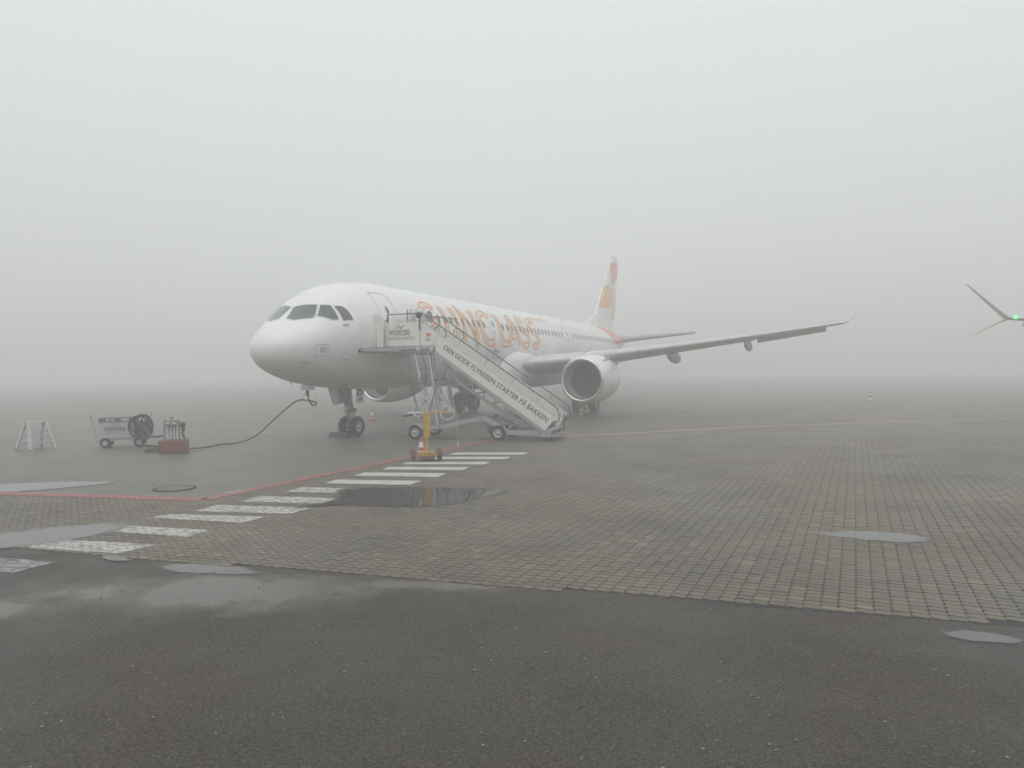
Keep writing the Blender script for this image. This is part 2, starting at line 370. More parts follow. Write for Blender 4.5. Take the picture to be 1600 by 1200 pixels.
# ---- painted markings
def worn(name,col,wear,lo=.0,soft=.07,joints=True,scale=9):
    m=bpy.data.materials.new(name); m.use_nodes=True; t=m.node_tree; N=t.nodes; L=t.links; b=N['Principled BSDF']
    g=N.new('ShaderNodeNewGeometry'); P=g.outputs['Position']
    def mth(op,a,b_=None):
        q=N.new('ShaderNodeMath'); q.operation=op
        for i,x in enumerate((a,b_)):
            if x is None: continue
            if isinstance(x,(int,float)): q.inputs[i].default_value=x
            else: L.new(x,q.inputs[i])
        return q.outputs[0]
    def noise(sc,det=6,ro=.7):
        n=N.new('ShaderNodeTexNoise'); n.inputs['Scale'].default_value=sc; n.inputs['Detail'].default_value=det; n.inputs['Roughness'].default_value=ro; L.new(P,n.inputs['Vector']); return n.outputs['Fac']
    def rng(x,a,b_,c,d):
        r=N.new('ShaderNodeMapRange'); L.new(x,r.inputs['Value'])
        for k,v in zip(('From Min','From Max','To Min','To Max'),(a,b_,c,d)): r.inputs[k].default_value=v
        return r.outputs[0]
    alpha=rng(mth('ADD',mth('MULTIPLY',noise(scale,9,.75),.6),mth('MULTIPLY',noise(55,4),.4)),wear,wear+soft,lo,.97)
    if joints:      # the paint breaks where the stones meet
        def dot(v):
            q=N.new('ShaderNodeVectorMath'); q.operation='DOT_PRODUCT'; L.new(P,q.inputs[0]); q.inputs[1].default_value=v; return q.outputs['Value']
        a_=dot((D1[0]/PS,D1[1]/PS,0)); c_=dot((D2[0]/PT,D2[1]/PT,0))
        aw_=mth('ADD',a_,mth('MULTIPLY',mth('SINE',mth('MULTIPLY',c_,2*PI)),-.06)); cw_=mth('ADD',c_,mth('MULTIPLY',mth('SINE',mth('MULTIPLY',a_,2*PI)),-.12))
        def dj(f,w0): fr=mth('FRACT',f); return rng(mth('MINIMUM',fr,mth('SUBTRACT',1.0,fr)),w0*.5,w0,.55,1)
        alpha=mth('MULTIPLY',alpha,mth('MINIMUM',dj(aw_,.05),dj(cw_,.11)))
    L.new(alpha,b.inputs['Alpha'])
    sc=N.new('ShaderNodeVectorMath'); sc.operation='SCALE'; sc.inputs[0].default_value=col; L.new(rng(noise(2.5),.3,.7,.75,1.1),sc.inputs['Scale']); L.new(sc.outputs[0],b.inputs['Base Color']); b.inputs['Roughness'].default_value=.5
    return m
M['white_ok']=worn('white_marking',(.60,.60,.56),.36,.3,.10); M['white_worn']=worn('white_marking_worn',(.56,.56,.53),.41,.25,.12)
M['white_road']=worn('white_marking_road',(.40,.40,.38),.42,.12,.16,joints=False,scale=6)
M['white_faint']=worn('white_marking_faint',(.40,.39,.36),.47,0,.1,joints=False)
M['redline']=worn('red_marking',(.34,.105,.095),.36,.3,.12); M['pinkline']=worn('pink_marking',(.62,.36,.32),.36,.6,.12,joints=False)
def strip(path,wd,z,mt,name,parent,step=1.0):
    P=[Vector((x,y)) for x,y in path]; Q=[P[0]]
    for a,b in zip(P,P[1:]):
        k=max(1,int((b-a).length/step)); Q+=[a+(b-a)*(i+1)/k for i in range(k)]
    v=[];f=[]
    for i,p in enumerate(Q):
        d=(Q[min(i+1,len(Q)-1)]-Q[max(i-1,0)]).normalized(); nrm=Vector((-d.y,d.x))*(wd/2*(1+random.uniform(-.08,.08)))
        v+=[(p.x+nrm.x,p.y+nrm.y,z),(p.x-nrm.x,p.y-nrm.y,z)]
        if i: f.append((2*i-2,2*i-1,2*i+1,2*i))
    m=MB(); m.add(v,f); o=m.build(name,mt,parent)
    if o.data.polygons[0].normal.z<0: o.data.flip_normals()
    return o
ZM=.0345
strip([(-13,15.3),(-10.32,14.71),(-8,14.2),(-5.77,13.69)],.36,ZM,M['redline'],'red_line',paving)
strip([(-5.75,13.72),(-2.87,20.3),(-.25,26.15),(.4,27.2)],.30,ZM,M['redline'],'red_line',paving)
strip([(.9,26.2),(3.2,26.9),(10.0,30.0),(20.2,33.0),(23.5,33.0),(30,31)],.26,ZM+.002,M['pinkline'],'pink_line',paving)
# crossing: far stripes crisp, near ones worn away
CR=[[(-1.66,21.33),(.46,21.13),(.27,20.56),(-1.79,20.75)],[(-2.1,20.28),(-.03,20.08),(-.2,19.55),(-2.22,19.75)],[(-2.71,19.16),(-.57,18.98),(-.71,18.47),(-2.82,18.66)],[(-3.07,18.2),(-1.05,18.0),(-1.19,17.43),(-3.15,17.7)],[(-3.48,17.2),(-1.52,16.91),(-1.67,16.31),(-3.6,16.65)],
    [(-3.87,16.08),(-1.96,15.76),(-2.13,15.18),(-3.99,15.54)],[(-4.35,15.1),(-2.5,14.72),(-2.7,14.2),(-4.5,14.5)],[(-4.85,14.05),(-3.0,13.62),(-3.2,13.1),(-5.0,13.45)],[(-5.3,13.1),(-3.5,12.75),(-3.7,12.2),(-5.45,12.55)],
    [(-5.75,12.3),(-4.06,11.97),(-4.24,11.5),(-5.92,12.0)],[(-6.15,11.45),(-4.54,10.97),(-4.7,10.55),(-6.34,11.05)],[(-6.64,10.5),(-4.89,10.05),(-5.18,9.58),(-6.88,10.05)],[(-7.6,9.75),(-5.75,9.2),(-5.95,8.72),(-8.0,9.2)]]
for i,q in enumerate(CR):
    m=MB(); a,b,c,d=[Vector(p) for p in q]; n=12; v=[];f=[]; zz=ZM+.004 if i<6 else (.0315 if i<12 else .0245)
    for k in range(n+1):
        t=k/n; p=a.lerp(b,t); r=d.lerp(c,t); v+=[(p.x,p.y+random.uniform(-.012,.012),zz),(r.x,r.y+random.uniform(-.012,.012),zz)]
        if k: f.append((2*k-2,2*k-1,2*k+1,2*k))
    m.add(v,f); o=m.build('crossing_stripe',M['white_ok'] if i<6 else M['white_worn' if i<12 else 'white_road'],paving if i<12 else fore)
    if o.data.polygons[0].normal.z<0: o.data.flip_normals()
# faint old lines on the stand
for path,wd in (([(-24,24.0),(-14.2,22.6),(-10.6,24.5)],.10),([(-12,17.6),(-9.5,18.6),(-7.5,20.8)],.14),([(-9.5,24.6),(-5.6,27.6),(-1,31.5)],.09),([(-8.2,31.0),(-2,33.2),(3,35)],.12),([(2.6,37.5),(7.5,43),(12,48)],.16),([(-6.4,28.2),(-2.4,26.3)],.1),([(8,50),(15,56)],.3)):
    strip(path,wd,.006,M['white_faint'],'faint_line',apron)

# ---- puddles
wm=bpy.data.materials.new('standing_water'); wm.use_nodes=True; t=wm.node_tree; b=t.nodes['Principled BSDF']; b.inputs['Base Color'].default_value=(.035,.034,.031,1); b.inputs['Roughness'].default_value=.025; b.inputs['IOR'].default_value=1.6; b.inputs['Specular IOR Level'].default_value=.9
nn=t.nodes.new('ShaderNodeTexNoise'); nn.inputs['Scale'].default_value=3; gg=t.nodes.new('ShaderNodeNewGeometry'); t.links.new(gg.outputs['Position'],nn.inputs['Vector']); bp=t.nodes.new('ShaderNodeBump'); bp.inputs['Strength'].default_value=.03; bp.inputs['Distance'].default_value=.01; t.links.new(nn.outputs['Fac'],bp.inputs['Height']); t.links.new(bp.outputs[0],b.inputs['Normal'])
_at=t.nodes.new('ShaderNodeAttribute'); _at.attribute_name='wet'; _n=t.nodes.new('ShaderNodeTexNoise'); _n.inputs['Scale'].default_value=6; _n.inputs['Detail'].default_value=7; t.links.new(gg.outputs['Position'],_n.inputs['Vector'])
_m=t.nodes.new('ShaderNodeMath'); _m.operation='MULTIPLY_ADD'; t.links.new(_n.outputs['Fac'],_m.inputs[0]); _m.inputs[1].default_value=.5; t.links.new(_at.outputs['Fac'],_m.inputs[2])
_r=t.nodes.new('ShaderNodeMapRange'); _r.interpolation_type='SMOOTHSTEP'; _r.inputs['From Min'].default_value=.45; _r.inputs['From Max'].default_value=.95; t.links.new(_m.outputs[0],_r.inputs['Value']); t.links.new(_r.outputs[0],b.inputs['Alpha'])
WATER=wm
def puddle(pts,z,label,seed=1):
    # closed smooth outline with a ragged shore
    rn=random.Random(seed); n=len(pts); o=[]; jit=min(.016,.014*(max(p[0] for p in pts)-min(p[0] for p in pts))*.8)
    for i in range(n):
        p0,p1,p2,p3=[Vector(pts[(i+k)%n]) for k in (-1,0,1,2)]
        for j in range(8):
            t=j/8; q=.5*((2*p1)+(p2-p0)*t+(2*p0-5*p1+4*p2-p3)*t*t+(3*p1-p0-3*p2+p3)*t**3)
            o.append(q+Vector((rn.gauss(0,jit),rn.gauss(0,jit))))
    c=sum(o,Vector((0,0)))/len(o); n=len(o); v=[];f=[];wt=[]
    for k,wv in ((1.40,0.0),(1.12,.30),(.92,.62),(.66,1.0),(.3,1.0)):
        for q in o: p=c+(q-c)*k; v.append((p.x,p.y,z)); wt.append(wv)
    for r in range(4):
        for i in range(n): j=(i+1)%n; f.append((r*n+i,r*n+j,(r+1)*n+j,(r+1)*n+i))
    f.append(tuple(range(4*n,5*n)))
    m=MB(); m.add(v,f); ob=m.build('puddle',WATER); at=ob.data.attributes.new('wet','FLOAT','POINT'); at.data.foreach_set('value',wt)
    if ob.data.polygons[0].normal.z<0: ob.data.flip_normals()
    ob['kind']='structure'; tag(ob,label); return ob
ZP=.0335
puddle([(-3.61,12.77),(-3.29,13.39),(-3.18,13.93),(-3.33,14.71),(-2.1,14.87),(-.91,14.63),(-.33,14.36),(-.21,14.12),(-.67,13.57),(-1.25,12.82),(-2.26,12.81),(-2.96,12.98)],ZP,'large dark puddle across the pavers beside the white crossing stripes',2)
puddle([(-8.4,10.3),(-7.61,10.87),(-7.02,11.29),(-6.37,11.55),(-5.98,11.29),(-6.15,10.63),(-6.59,10.18),(-6.96,9.93),(-7.6,9.6)],ZP,'pale puddle at the left end of the worn crossing stripes',3)
puddle([(4.29,10.31),(4.9,10.45),(5.37,10.3),(5.63,9.93),(5.24,9.72),(4.68,9.97)],ZP,'small pale puddle out on the pavers at the right',4)
puddle([(-5.28,9.41),(-5.13,9.44),(-4.84,9.23),(-5.05,9.21)],ZP,'tiny puddle at the edge of the pavers below the worn stripes',5)
puddle([(-4.3,8.93),(-3.93,9.03),(-3.39,8.88),(-2.99,8.62),(-3.34,8.54),(-3.93,8.67)],.0255,'narrow puddle on the asphalt along the edge of the pavers',6)
puddle([(3.75,6.4),(4.03,6.44),(4.29,6.24),(4.17,6.14),(3.85,6.24)],.0255,'small puddle on the asphalt against broken paver edge at right',7)
puddle([(-11.6,15.9),(-10.5,16.25),(-9.28,16.35),(-8.85,16.13),(-9.19,15.69),(-9.84,15.22),(-10.43,14.98),(-11.44,15.24)],.011,'long pale puddle just beyond the red line at far left',8)
puddle([(-5.79,14.55),(-5.55,14.94),(-5.36,15.01),(-5.47,14.53)],.011,'sliver of water beside the red line near the drain cover',9)
# drain cover set in the apron
dr=empty('drain_cover',(-7.03,15.25,.0),R(-10),'round cast iron drain cover set in the apron beyond the red line','drain cover')
m=MB(); m.lathe([(0,0),(0,.42),(.012,.42),(.012,.36),(.006,.36),(.006,0)],(0,0,.004),(0,0,1),28); m.build('rim',M['dark'],dr)
for i in range(-5,6):
    hw=math.sqrt(.35**2-(i*.06)**2); m=MB(); m.box((-hw,i*.06-.011,.009),(hw,i*.06+.011,.017)); m.build('grate_bar',M['steel'],dr)

# ================================================================== AIRLINER
FUS=[
(0.38,3.13,3.13,0.0,3.13),(0.41,3.31,2.96,0.22,3.14),(0.50,3.49,2.78,0.46,3.16),(0.72,3.74,2.57,0.79,3.20),(1.12,4.03,2.36,1.13,3.28),(1.56,4.34,2.21,1.38,3.38),
(2.0,4.70,2.09,1.54,3.47),(2.5,5.05,2.00,1.67,3.56),(3.0,5.32,1.93,1.765,3.64),(3.5,5.51,1.88,1.835,3.69),(4.0,5.63,1.84,1.885,3.73),(5.0,5.77,1.785,1.945,3.77),
(6.0,5.825,1.757,1.97,3.79),(7.0,5.84,1.75,1.975,3.795),(29.5,5.84,1.75,1.975,3.795),(31.5,5.84,1.82,1.97,3.83),(33.5,5.835,2.10,1.93,3.93),(36.0,5.80,2.68,1.74,4.2),(39.0,5.67,3.45,1.28,4.52),
(42.0,5.40,4.22,0.72,4.80),(44.0,5.12,4.68,0.33,4.90),(44.5,5.0,4.80,0.16,4.90)]
def _pchip(xs,ys):
    n=len(xs);h=[xs[i+1]-xs[i] for i in range(n-1)];d=[(ys[i+1]-ys[i])/h[i] for i in range(n-1)]
    m=[0]*n;m[0]=d[0];m[-1]=d[-1]
    for i in range(1,n-1):
        if d[i-1]*d[i]<=0:m[i]=0
        else:
            w1=2*h[i]+h[i-1];w2=h[i]+2*h[i-1];m[i]=(w1+w2)/(w1/d[i-1]+w2/d[i])
    def f(x):
        x=min(max(x,xs[0]),xs[-1]);i=0
        while i<n-2 and x>xs[i+1]:i+=1
        t=(x-xs[i])/h[i]
        return ys[i]*(1+2*t)*(1-t)**2+h[i]*m[i]*t*(1-t)**2+ys[i+1]*t*t*(3-2*t)+h[i]*m[i+1]*t*t*(t-1)
    return f
_fx=[_pchip([r[0] for r in FUS],[r[k] for r in FUS]) for k in range(1,5)]
def fus(s): return [f(s) for f in _fx]
def skin(s,th,off=0):
    zt,zb,hw,zc=fus(s); c,sn=math.cos(th),math.sin(th); h=(zt-zc) if sn>0 else (zc-zb)
    p=Vector((-s,hw*c,zc+h*sn))
    if off:
        e=.02; zt2,zb2,hw2,zc2=fus(s+e); h2=(zt2-zc2) if sn>0 else (zc2-zb2)
        ds=Vector((-s-e,hw2*c,zc2+h2*sn))-p; dt=Vector((0,-hw*sn,h*c)); n=dt.cross(ds)
        if n.length>1e-9:
            n.normalize()
            if n.dot(Vector((0,c,sn)))<0: n=-n
            p=p+n*off
    return p
def th_of(s,z):
    zt,zb,hw,zc=fus(s); h=(zt-zc) if z>zc else (zc-zb); return math.asin(max(-1,min(1,(z-zc)/h)))
def side(s,z,off=0): return skin(s,th_of(s,z),off)
def arc(s,a,off=0):   # a = metres up the side from the widest line
    return skin(s,a/2.0,off)
def drape(poly,fn,off,maxlen=.12):
    """fill a 2-D outline, refine it and lay it on a curved skin"""
    bm=bmesh.new(); vs_=[bm.verts.new((x,y,0)) for x,y in poly]; bm.faces.new(vs_)
    bmesh.ops.triangulate(bm,faces=bm.faces[:])
    for _ in range(4):
        ed=[e for e in bm.edges if (fn(*e.verts[0].co.xy)-fn(*e.verts[1].co.xy)).length>maxlen]
        if not ed: break
        bmesh.ops.subdivide_edges(bm,edges=ed,cuts=1); bmesh.ops.triangulate(bm,faces=[f for f in bm.faces if len(f.verts)>3])
    bm.verts.index_update(); v=[fn(q.co.x,q.co.y,off) for q in bm.verts]; f=[tuple(q.index for q in fc.verts) for fc in bm.faces]; bm.free(); return v,f
def ribbon(path,wd,fn,off,closed=True,step=.1):
    P=[Vector(p) for p in path]; n=len(P); v=[];f=[]; Q=[]
    for i in range(n if closed else n-1):
        a,b=P[i],P[(i+1)%n]; k=max(1,int((b-a).length/step)); Q+=[a+(b-a)*j/k for j in range(k)]
    if not closed: Q.append(P[-1])
    m=len(Q)
    for i in range(m):
        a=Q[i-1] if (closed or i) else Q[0]; b=Q[(i+1)%m] if (closed or i<m-1) else Q[-1]
        d0=(Q[i]-a); d1=(b-Q[i]); d0=d0.normalized() if d0.length>1e-9 else d1.normalized(); d1=d1.normalized() if d1.length>1e-9 else d0
        t=(d0+d1); t=t.normalized() if t.length>1e-6 else d0; nm=Vector((-t.y,t.x)); k=1/max(.45,t.dot(d1))
        for sg in (1,-1): q=Q[i]+nm*(sg*wd/2*k); v.append(fn(q.x,q.y,off))
    for i in range(m if closed else m-1): j=(i+1)%m; f.append((2*i,2*i+1,2*j+1,2*j))
    return v,f
def rrect(x0,x1,y0,y1,r,n=4):
    p=[]
    for cx,cy,a0 in ((x1-r,y1-r,0),(x0+r,y1-r,90),(x0+r,y0+r,180),(x1-r,y0+r,270)):
        for i in range(n+1): a=R(a0+90*i/n); p.append((cx+r*math.cos(a),cy+r*math.sin(a)))
    return p
NOSE=Vector((-8.107,23.042,0)); AYAW=R(-113.62)
plane=empty('airliner',NOSE,AYAW,'large white twin-engine airliner with orange lettering, stairs at its front door','airplane')
# ---- fuselage
NS=72; st=[.38,.385,.394,.41,.44,.48,.54,.62,.72,.82,.92]+[1+.2*i for i in range(16)]+[4.2,4.6,5,5.5,6,6.5,7,8]+[8+1.5*i for i in range(1,15)]+[29.5,30.5,31.5,32.5,33.5,34.5,35.5,36.5,37.5,38.5,39.5,40.5,41.5,42.5,43.3,44,44.5]
m=MB(); m.loft([[skin(s,2*PI*k/NS) for k in range(NS)] for s in st],cap=False)
fz=m.build('fuselage',M['paint'],plane)
m=MB(); m.lathe([(0,.17),(.03,.15),(.03,.09),(-.2,.09)],(-44.5,0,4.9),(-1,0,.1),20); m.build('exhaust_pipe',M['steel'],fz)
# ---- cockpit windows, drawn in (station, angle round the section)
def ang(s,t,off=0): return skin(s,R(t),off)
PANES=[[(1.37,82),(1.88,87.3),(2.19,60.5),(1.80,48.6),(1.70,49),(1.37,67)],
       [(1.88,46.0),(2.25,57.2),(2.48,48.6),(2.41,26.2),(2.19,29.2)],
       [(2.56,45.4),(2.81,39.8),(2.92,32.4),(2.98,19.5),(2.57,22.4)]]
for i,p in enumerate(PANES):
    for sg in (1,-1):
        q=p if sg==1 else [(s,180-t) for s,t in p]
        fr=MB(); v,f=ribbon(q,.055,(lambda s,t,off=0:skin(s,t/1.0,off)),.006,True,.05) if False else drape([(s+(s-sum(a for a,_ in q)/len(q))*.12,t+(t-sum(b for _,b in q)/len(q))*.10) for s,t in q],ang,.006,.09)
        fr.add(v,f,True); fo=fr.build('window_frame',M['frame'],fz)
        m=MB(); v,f=drape(q,ang,.013,.09); m.add(v,f,True); o=m.build('cockpit_window',M['glass'],fz)
# ---- seams and service panels on the nose
def seam(name,path,wd,fn,closed,par=fz,mt='seam',off=.004):
    m=MB(); v,f=ribbon(path,wd,fn,off,closed); m.add(v,f,True); return m.build(name,M[mt],par)
seam('radome_seam',[(1.02+.10*math.cos(R(t)),t*.0175*1.0) for t in range(-60,75,6)],.005,lambda s,t,off=0:skin(s,t,off),False,mt='frame')
sp=seam('service_panel',rrect(1.45,1.86,2.94,3.32,.05),.014,side,True)
m=MB(); v,f=drape(rrect(1.58,1.79,3.06,3.25,.02),side,.005); m.add(v,f,True); m.build('panel_plate',M['paintgrey'],sp)
for s,z in ((1.25,2.75),(2.62,4.0),(2.7,2.85)):
    m=MB(); m.bar(side(s-.12,z,.03),side(s+.1,z,.03),.025,.03); m.build('probe',M['seam'],fz)
m=MB(); m.tube([(-1.75,0,2.14),(-1.77,0,2.0)],.02,6); m.build('drain_mast',M['seam'],fz)
for s in (7.6,12.2,20.4): m=MB(); m.prism([(-s,-.012,5.82),(-s-.35,-.012,5.82),(-s-.36,-.012,6.08),(-s-.26,-.012,6.1)],(0,.024,0)); m.build('antenna',M['paint'],fz)
for s_ in (2.05,3.3,6.2,9.9,15.0,19.6,26.4,31.0,35.4):
    seam('skin_joint',[(s_,t*.0349) for t in range(-32,46,3)],.010,lambda s,t,off=0:skin(s,t,off),False,mt='frame',off=.003)
for a_ in (.62,-.55):
    seam('skin_joint',[(s_,a_) for s_ in range(6,34)],.009,lambda s,t,off=0:skin(s,t,off),False,mt='frame',off=.003)
# ---- cabin doors on the port side
def door(s0,s1,z0,z1,gl=True):
    d=seam('cabin_door',rrect(s0,s1,z0,z1,.13),.018,side,True)
    m=MB(); v,f=drape(rrect((s0+s1)/2-.09,(s0+s1)/2+.09,4.52,4.80,.08),side,.006); m.add(v,f,True); m.build('door_window',M['cabin'],d)
    m=MB(); v,f=drape(rrect(s0+.14,s0+.34,4.2,4.27,.02),side,.007); m.add(v,f,True); m.build('door_handle',M['seam'],d)
    return d
door(4.46,5.46,3.40,5.30); door(13.55,14.3,3.46,5.15); door(24.15,24.95,3.46,5.15); door(37.2,37.9,3.7,5.2)
m=MB(); v,f=drape(rrect(13.6,14.3,3.32,3.42,.03),side,.01); m.add(v,f,True); m.build('door_sill',M['steel'],fz)
# ---- cabin windows
s=7.0
while s<36.4:
    if not (13.25<s<14.6 or 23.9<s<25.2):
        m=MB(); v,f=drape(rrect(s-.115,s+.115,4.40,4.74,.11,3),side,.007,.3); m.add(v,f,True); m.build('cabin_window',M['cabin'],fz)
    s+=.533
# ---- lettering on the side: each letter two parallel orange bands with a pale core
def arcpts(cx,cy,rx,ry,a0,a1,n=14): return [(cx+rx*math.cos(R(a0+(a1-a0)*i/n)),cy+ry*math.sin(R(a0+(a1-a0)*i/n))) for i in range(n+1)]
LET={'S':[arcpts(.5,.74,.36,.24,25,270,16)+arcpts(.5,.26,.36,.24,90,-155,16)[1:]],
 'U':[[(.12,1),(.12,.4)]+arcpts(.5,.36,.38,.34,180,360,14)+[(.88,1)]],
 'N':[[(.10,0),(.12,.98),(.88,.02),(.90,1)]],
 'C':[arcpts(.52,.5,.42,.48,50,310,24)],
 'L':[[(.14,1),(.14,.04),(.92,.04)]],
 'A':[[(.04,0),(.46,.97),(.54,.97),(.96,0)],[(.24,.30),(.76,.30)]]}
def offset_path(P,d):
    P=[Vector(p) for p in P]; o=[]
    for i,p in enumerate(P):
        d0=(p-P[i-1]).normalized() if i else (P[1]-p).normalized(); d1=(P[i+1]-p).normalized() if i<len(P)-1 else d0
        t=(d0+d1); t=t.normalized() if t.length>.2 else d1; k=1/max(.5,t.dot(d1)); o.append(p+Vector((-t.y,t.x))*d*k)
    return o
WORD=[('S',7.35,8.75),('U',9.0,10.3),('N',10.6,12.1),('C',12.25,14.25),('L',14.5,15.5),('A',15.45,16.95),('S',17.05,18.2),('S',18.4,19.6)]
A0,A1=-.10,1.46
for ch,s0,s1 in WORD:
    lt=None
    for stroke in LET[ch]:
        P=[(s0+x*(s1-s0),A0+y*(A1-A0)) for x,y in stroke]
        core=MB(); v,f=ribbon(P,.13,arc,.004,False,.12); core.add(v,f,True)
        for dd in (.135,-.135):
            mm=MB(); v,f=ribbon(offset_path(P,dd),.095,arc,.007,False,.12); mm.add(v,f,True)
            o=mm.build('livery_letter' if lt is None else 'letter_band',M['orange'],fz if lt is None else lt)
            if lt is None: lt=o; o['label']='orange double-line letter %s on the fuselage side'%ch
        inner=MB(); v,f=ribbon(P,.045,arc,.006,False,.12); inner.add(v,f,True); inner.build('letter_core',M['yelline'],lt)
v,f=text_mesh('AIRLINES',1); x1=max(p.x for p in v); m=MB(); m.add([arc(19.3+p.x/x1*2.5,1.52+p.y*.40,.006) for p in v],f); m.build('small_lettering',M['peach'],fz)
# ---- belly fairing
def fair_ring(s,hw,zb,zt,n=32):
    o=[]
    for k in range(n):
        a=2*PI*k/n; c,sn=math.cos(a),math.sin(a); e=.62
        o.append(Vector((-s,hw*math.copysign(abs(c)**e,c),(zb+zt)/2+(zt-zb)/2*math.copysign(abs(sn)**e,sn))))
    return o
m=MB(); m.loft([fair_ring(*q) for q in ((13.4,.5,1.72,2.0),(13.9,1.2,1.66,2.35),(14.7,1.75,1.60,2.8),(15.4,2.10,1.55,3.45),(16.4,2.22,1.50,3.72),(18,2.24,1.47,3.6),(21,2.2,1.47,3.1),(23.5,2.12,1.52,2.8),(25,1.8,1.62,2.4),(26.2,1.2,1.72,2.1),(27,.5,1.78,1.95))])
m.build('belly_fairing',M['paint'],fz)
# ---- flying surfaces
def foil(tc,n=13):
    up=[];lo=[]
    for i in range(n):
        x=.5*(1-math.cos(PI*i/(n-1))); y=5*tc*(.2969*math.sqrt(x)-.126*x-.3516*x*x+.2843*x**3-.1015*x**4); cam=.018*math.sin(PI*x)
        up.append((x,y+cam)); lo.append((x,-y*.92+cam))
    return up+lo[-2:0:-1]
def fsec(s,y,z,chord,tc,cant=0,inc=0):
    c,sn=math.cos(cant),math.sin(cant); o=[]
    for x,t in foil(tc):
        dz=t*chord-math.sin(inc)*x*chord
        o.append(Vector((-(s+x*chord*math.cos(inc)),y-dz*sn,z+dz*c)))
    return o
TIPZ=4.74
def le(y): return 16.35+(y-1.98)*math.tan(R(27.6))
def te(y): return 22.9 if y<6.4 else 22.9+(y-6.4)*(25.75-22.9)/(17.0-6.4)
def wz(y): t=(y-1.98)/15.0; return 2.72+ (TIPZ-2.72)*(.82*t+.18*t*t)
def mirror(v): return [Vector((p[0],-p[1],p[2])) for p in v]
SHARK=[]
def build_wing(sg):
    rows=[]
    for y in (0.6,1.98,3.2,4.5,5.75,6.4,8,9.5,11,12.5,14,15.5,16.4,17.0):
        t=min(1,max(0,(y-1.98)/15.0)); l=le(y) if y>1.98 else le(1.98)-.0; c=te(y)-l
        rows.append(fsec(l,y,wz(max(y,1.98)),c,.150-.04*t,0,R(4.2-4.4*t)))
    if sg<0: rows=[mirror(r) for r in rows]
    m=MB(); m.loft(rows); w_=m.build('wing',M['wing'],plane)
    # bare leading edge slats, each its own piece
    for y0,y1 in ((2.6,4.9),(6.55,9.0),(9.08,11.6),(11.68,14.2),(14.28,16.5)):
        rr=[]
        for y in (y0,(y0+y1)/2,y1):
            t=(y-1.98)/15; c=te(y)-le(y); F_=fsec(le(y)-.012,y,wz(y),c,.156-.04*t,0,R(4.2-4.4*t)); n=13
            rr.append([F_[i] for i in (5,4,3,2,1,0,23,22,21)])
        if sg<0: rr=[mirror(r) for r in rr]
        m=MB(); m.loft(rr,closed=False,cap=False); m.build('slat',M['slat'],w_)
    # flap and aileron just under the trailing edge (aileron drooped)
    for nm,y0,y1,fr,dr in (('flap',2.6,6.3,.70,.04),('flap',6.5,12.7,.72,.05),('aileron',12.85,16.3,.70,.23)):
        rr=[]
        for y in (y0,y1):
            t=(y-1.98)/15; l=le(y)+(te(y)-le(y))*fr; c=te(y)-l+.05; z=wz(y)-math.sin(R(4.2-4.4*t))*(l-le(y))
            rr.append(fsec(l,y,z-.03,c,.12,0,math.atan2(dr,c)))
        if sg<0: rr=[mirror(r) for r in rr]
        m=MB(); m.loft(rr); m.build(nm,M['wing'],w_)
    # flap track fairings
    for y,k in ((4.3,1.0),(8.6,1.14),(12.4,.95)):
        l=te(y); rows=[]; z0=wz(y)-.18-.045*(l-le(y))
        for ds,r in ((-2.2,.03),(-1.7,.16),(-1.0,.25),(-.2,.27),(.5,.20),(.95,.09),(1.15,.02)):
            rows.append([Vector((-(l+ds*k),sg*y+math.cos(a)*r*k*.75,z0-.06*ds-.10+math.sin(a)*r*k*1.15)) for a in [2*PI*i/14 for i in range(14)]])
        m=MB(); m.loft(rows); m.build('flap_track_fairing',M['wing'],w_)
    # blended wing tip
    rows=[]; y,z,sl=17.0,wz(17.0),le(17.0); c=te(17.0)-le(17.0)
    N_=12; ds=.30
    seq=[(0,0)]
    for i in range(1,N_+1):
        cant=R(min(80,80*(i/5.5)**1.1)) if i<6 else R(80); st_=.17 if i<6 else .24
        y+=math.cos(cant)*st_; z+=math.sin(cant)*st_; sl+=st_*(.62 if i<6 else .55)
        ch=c*(1-.052*i) if i<8 else c*(.584-.065*(i-8)); seq.append((i,ch)); rows.append(fsec(sl,y,z,ch,.09,cant*.95))
    rows=[fsec(le(17.0),17.0,wz(17.0),c,.11,0,R(-.2))]+rows
    if sg<0: rows=[mirror(r) for r in rows]
    m=MB(); m.loft(rows); sh=m.build('winglet',M['paint'],w_)
    return w_
wp=build_wing(1); wsb=build_wing(-1)
# tailplane
for sg in (1,-1):
    rows=[fsec(38.6+ (y)*.62,y,4.75+y*.105,3.75-y*.39,.16) for y in (.3,1.2,3,5,6.15,6.3)]
    if sg<0: rows=[mirror(r) for r in rows]
    m=MB(); m.loft(rows); m.build('tailplane',M['tailgrey'],plane)
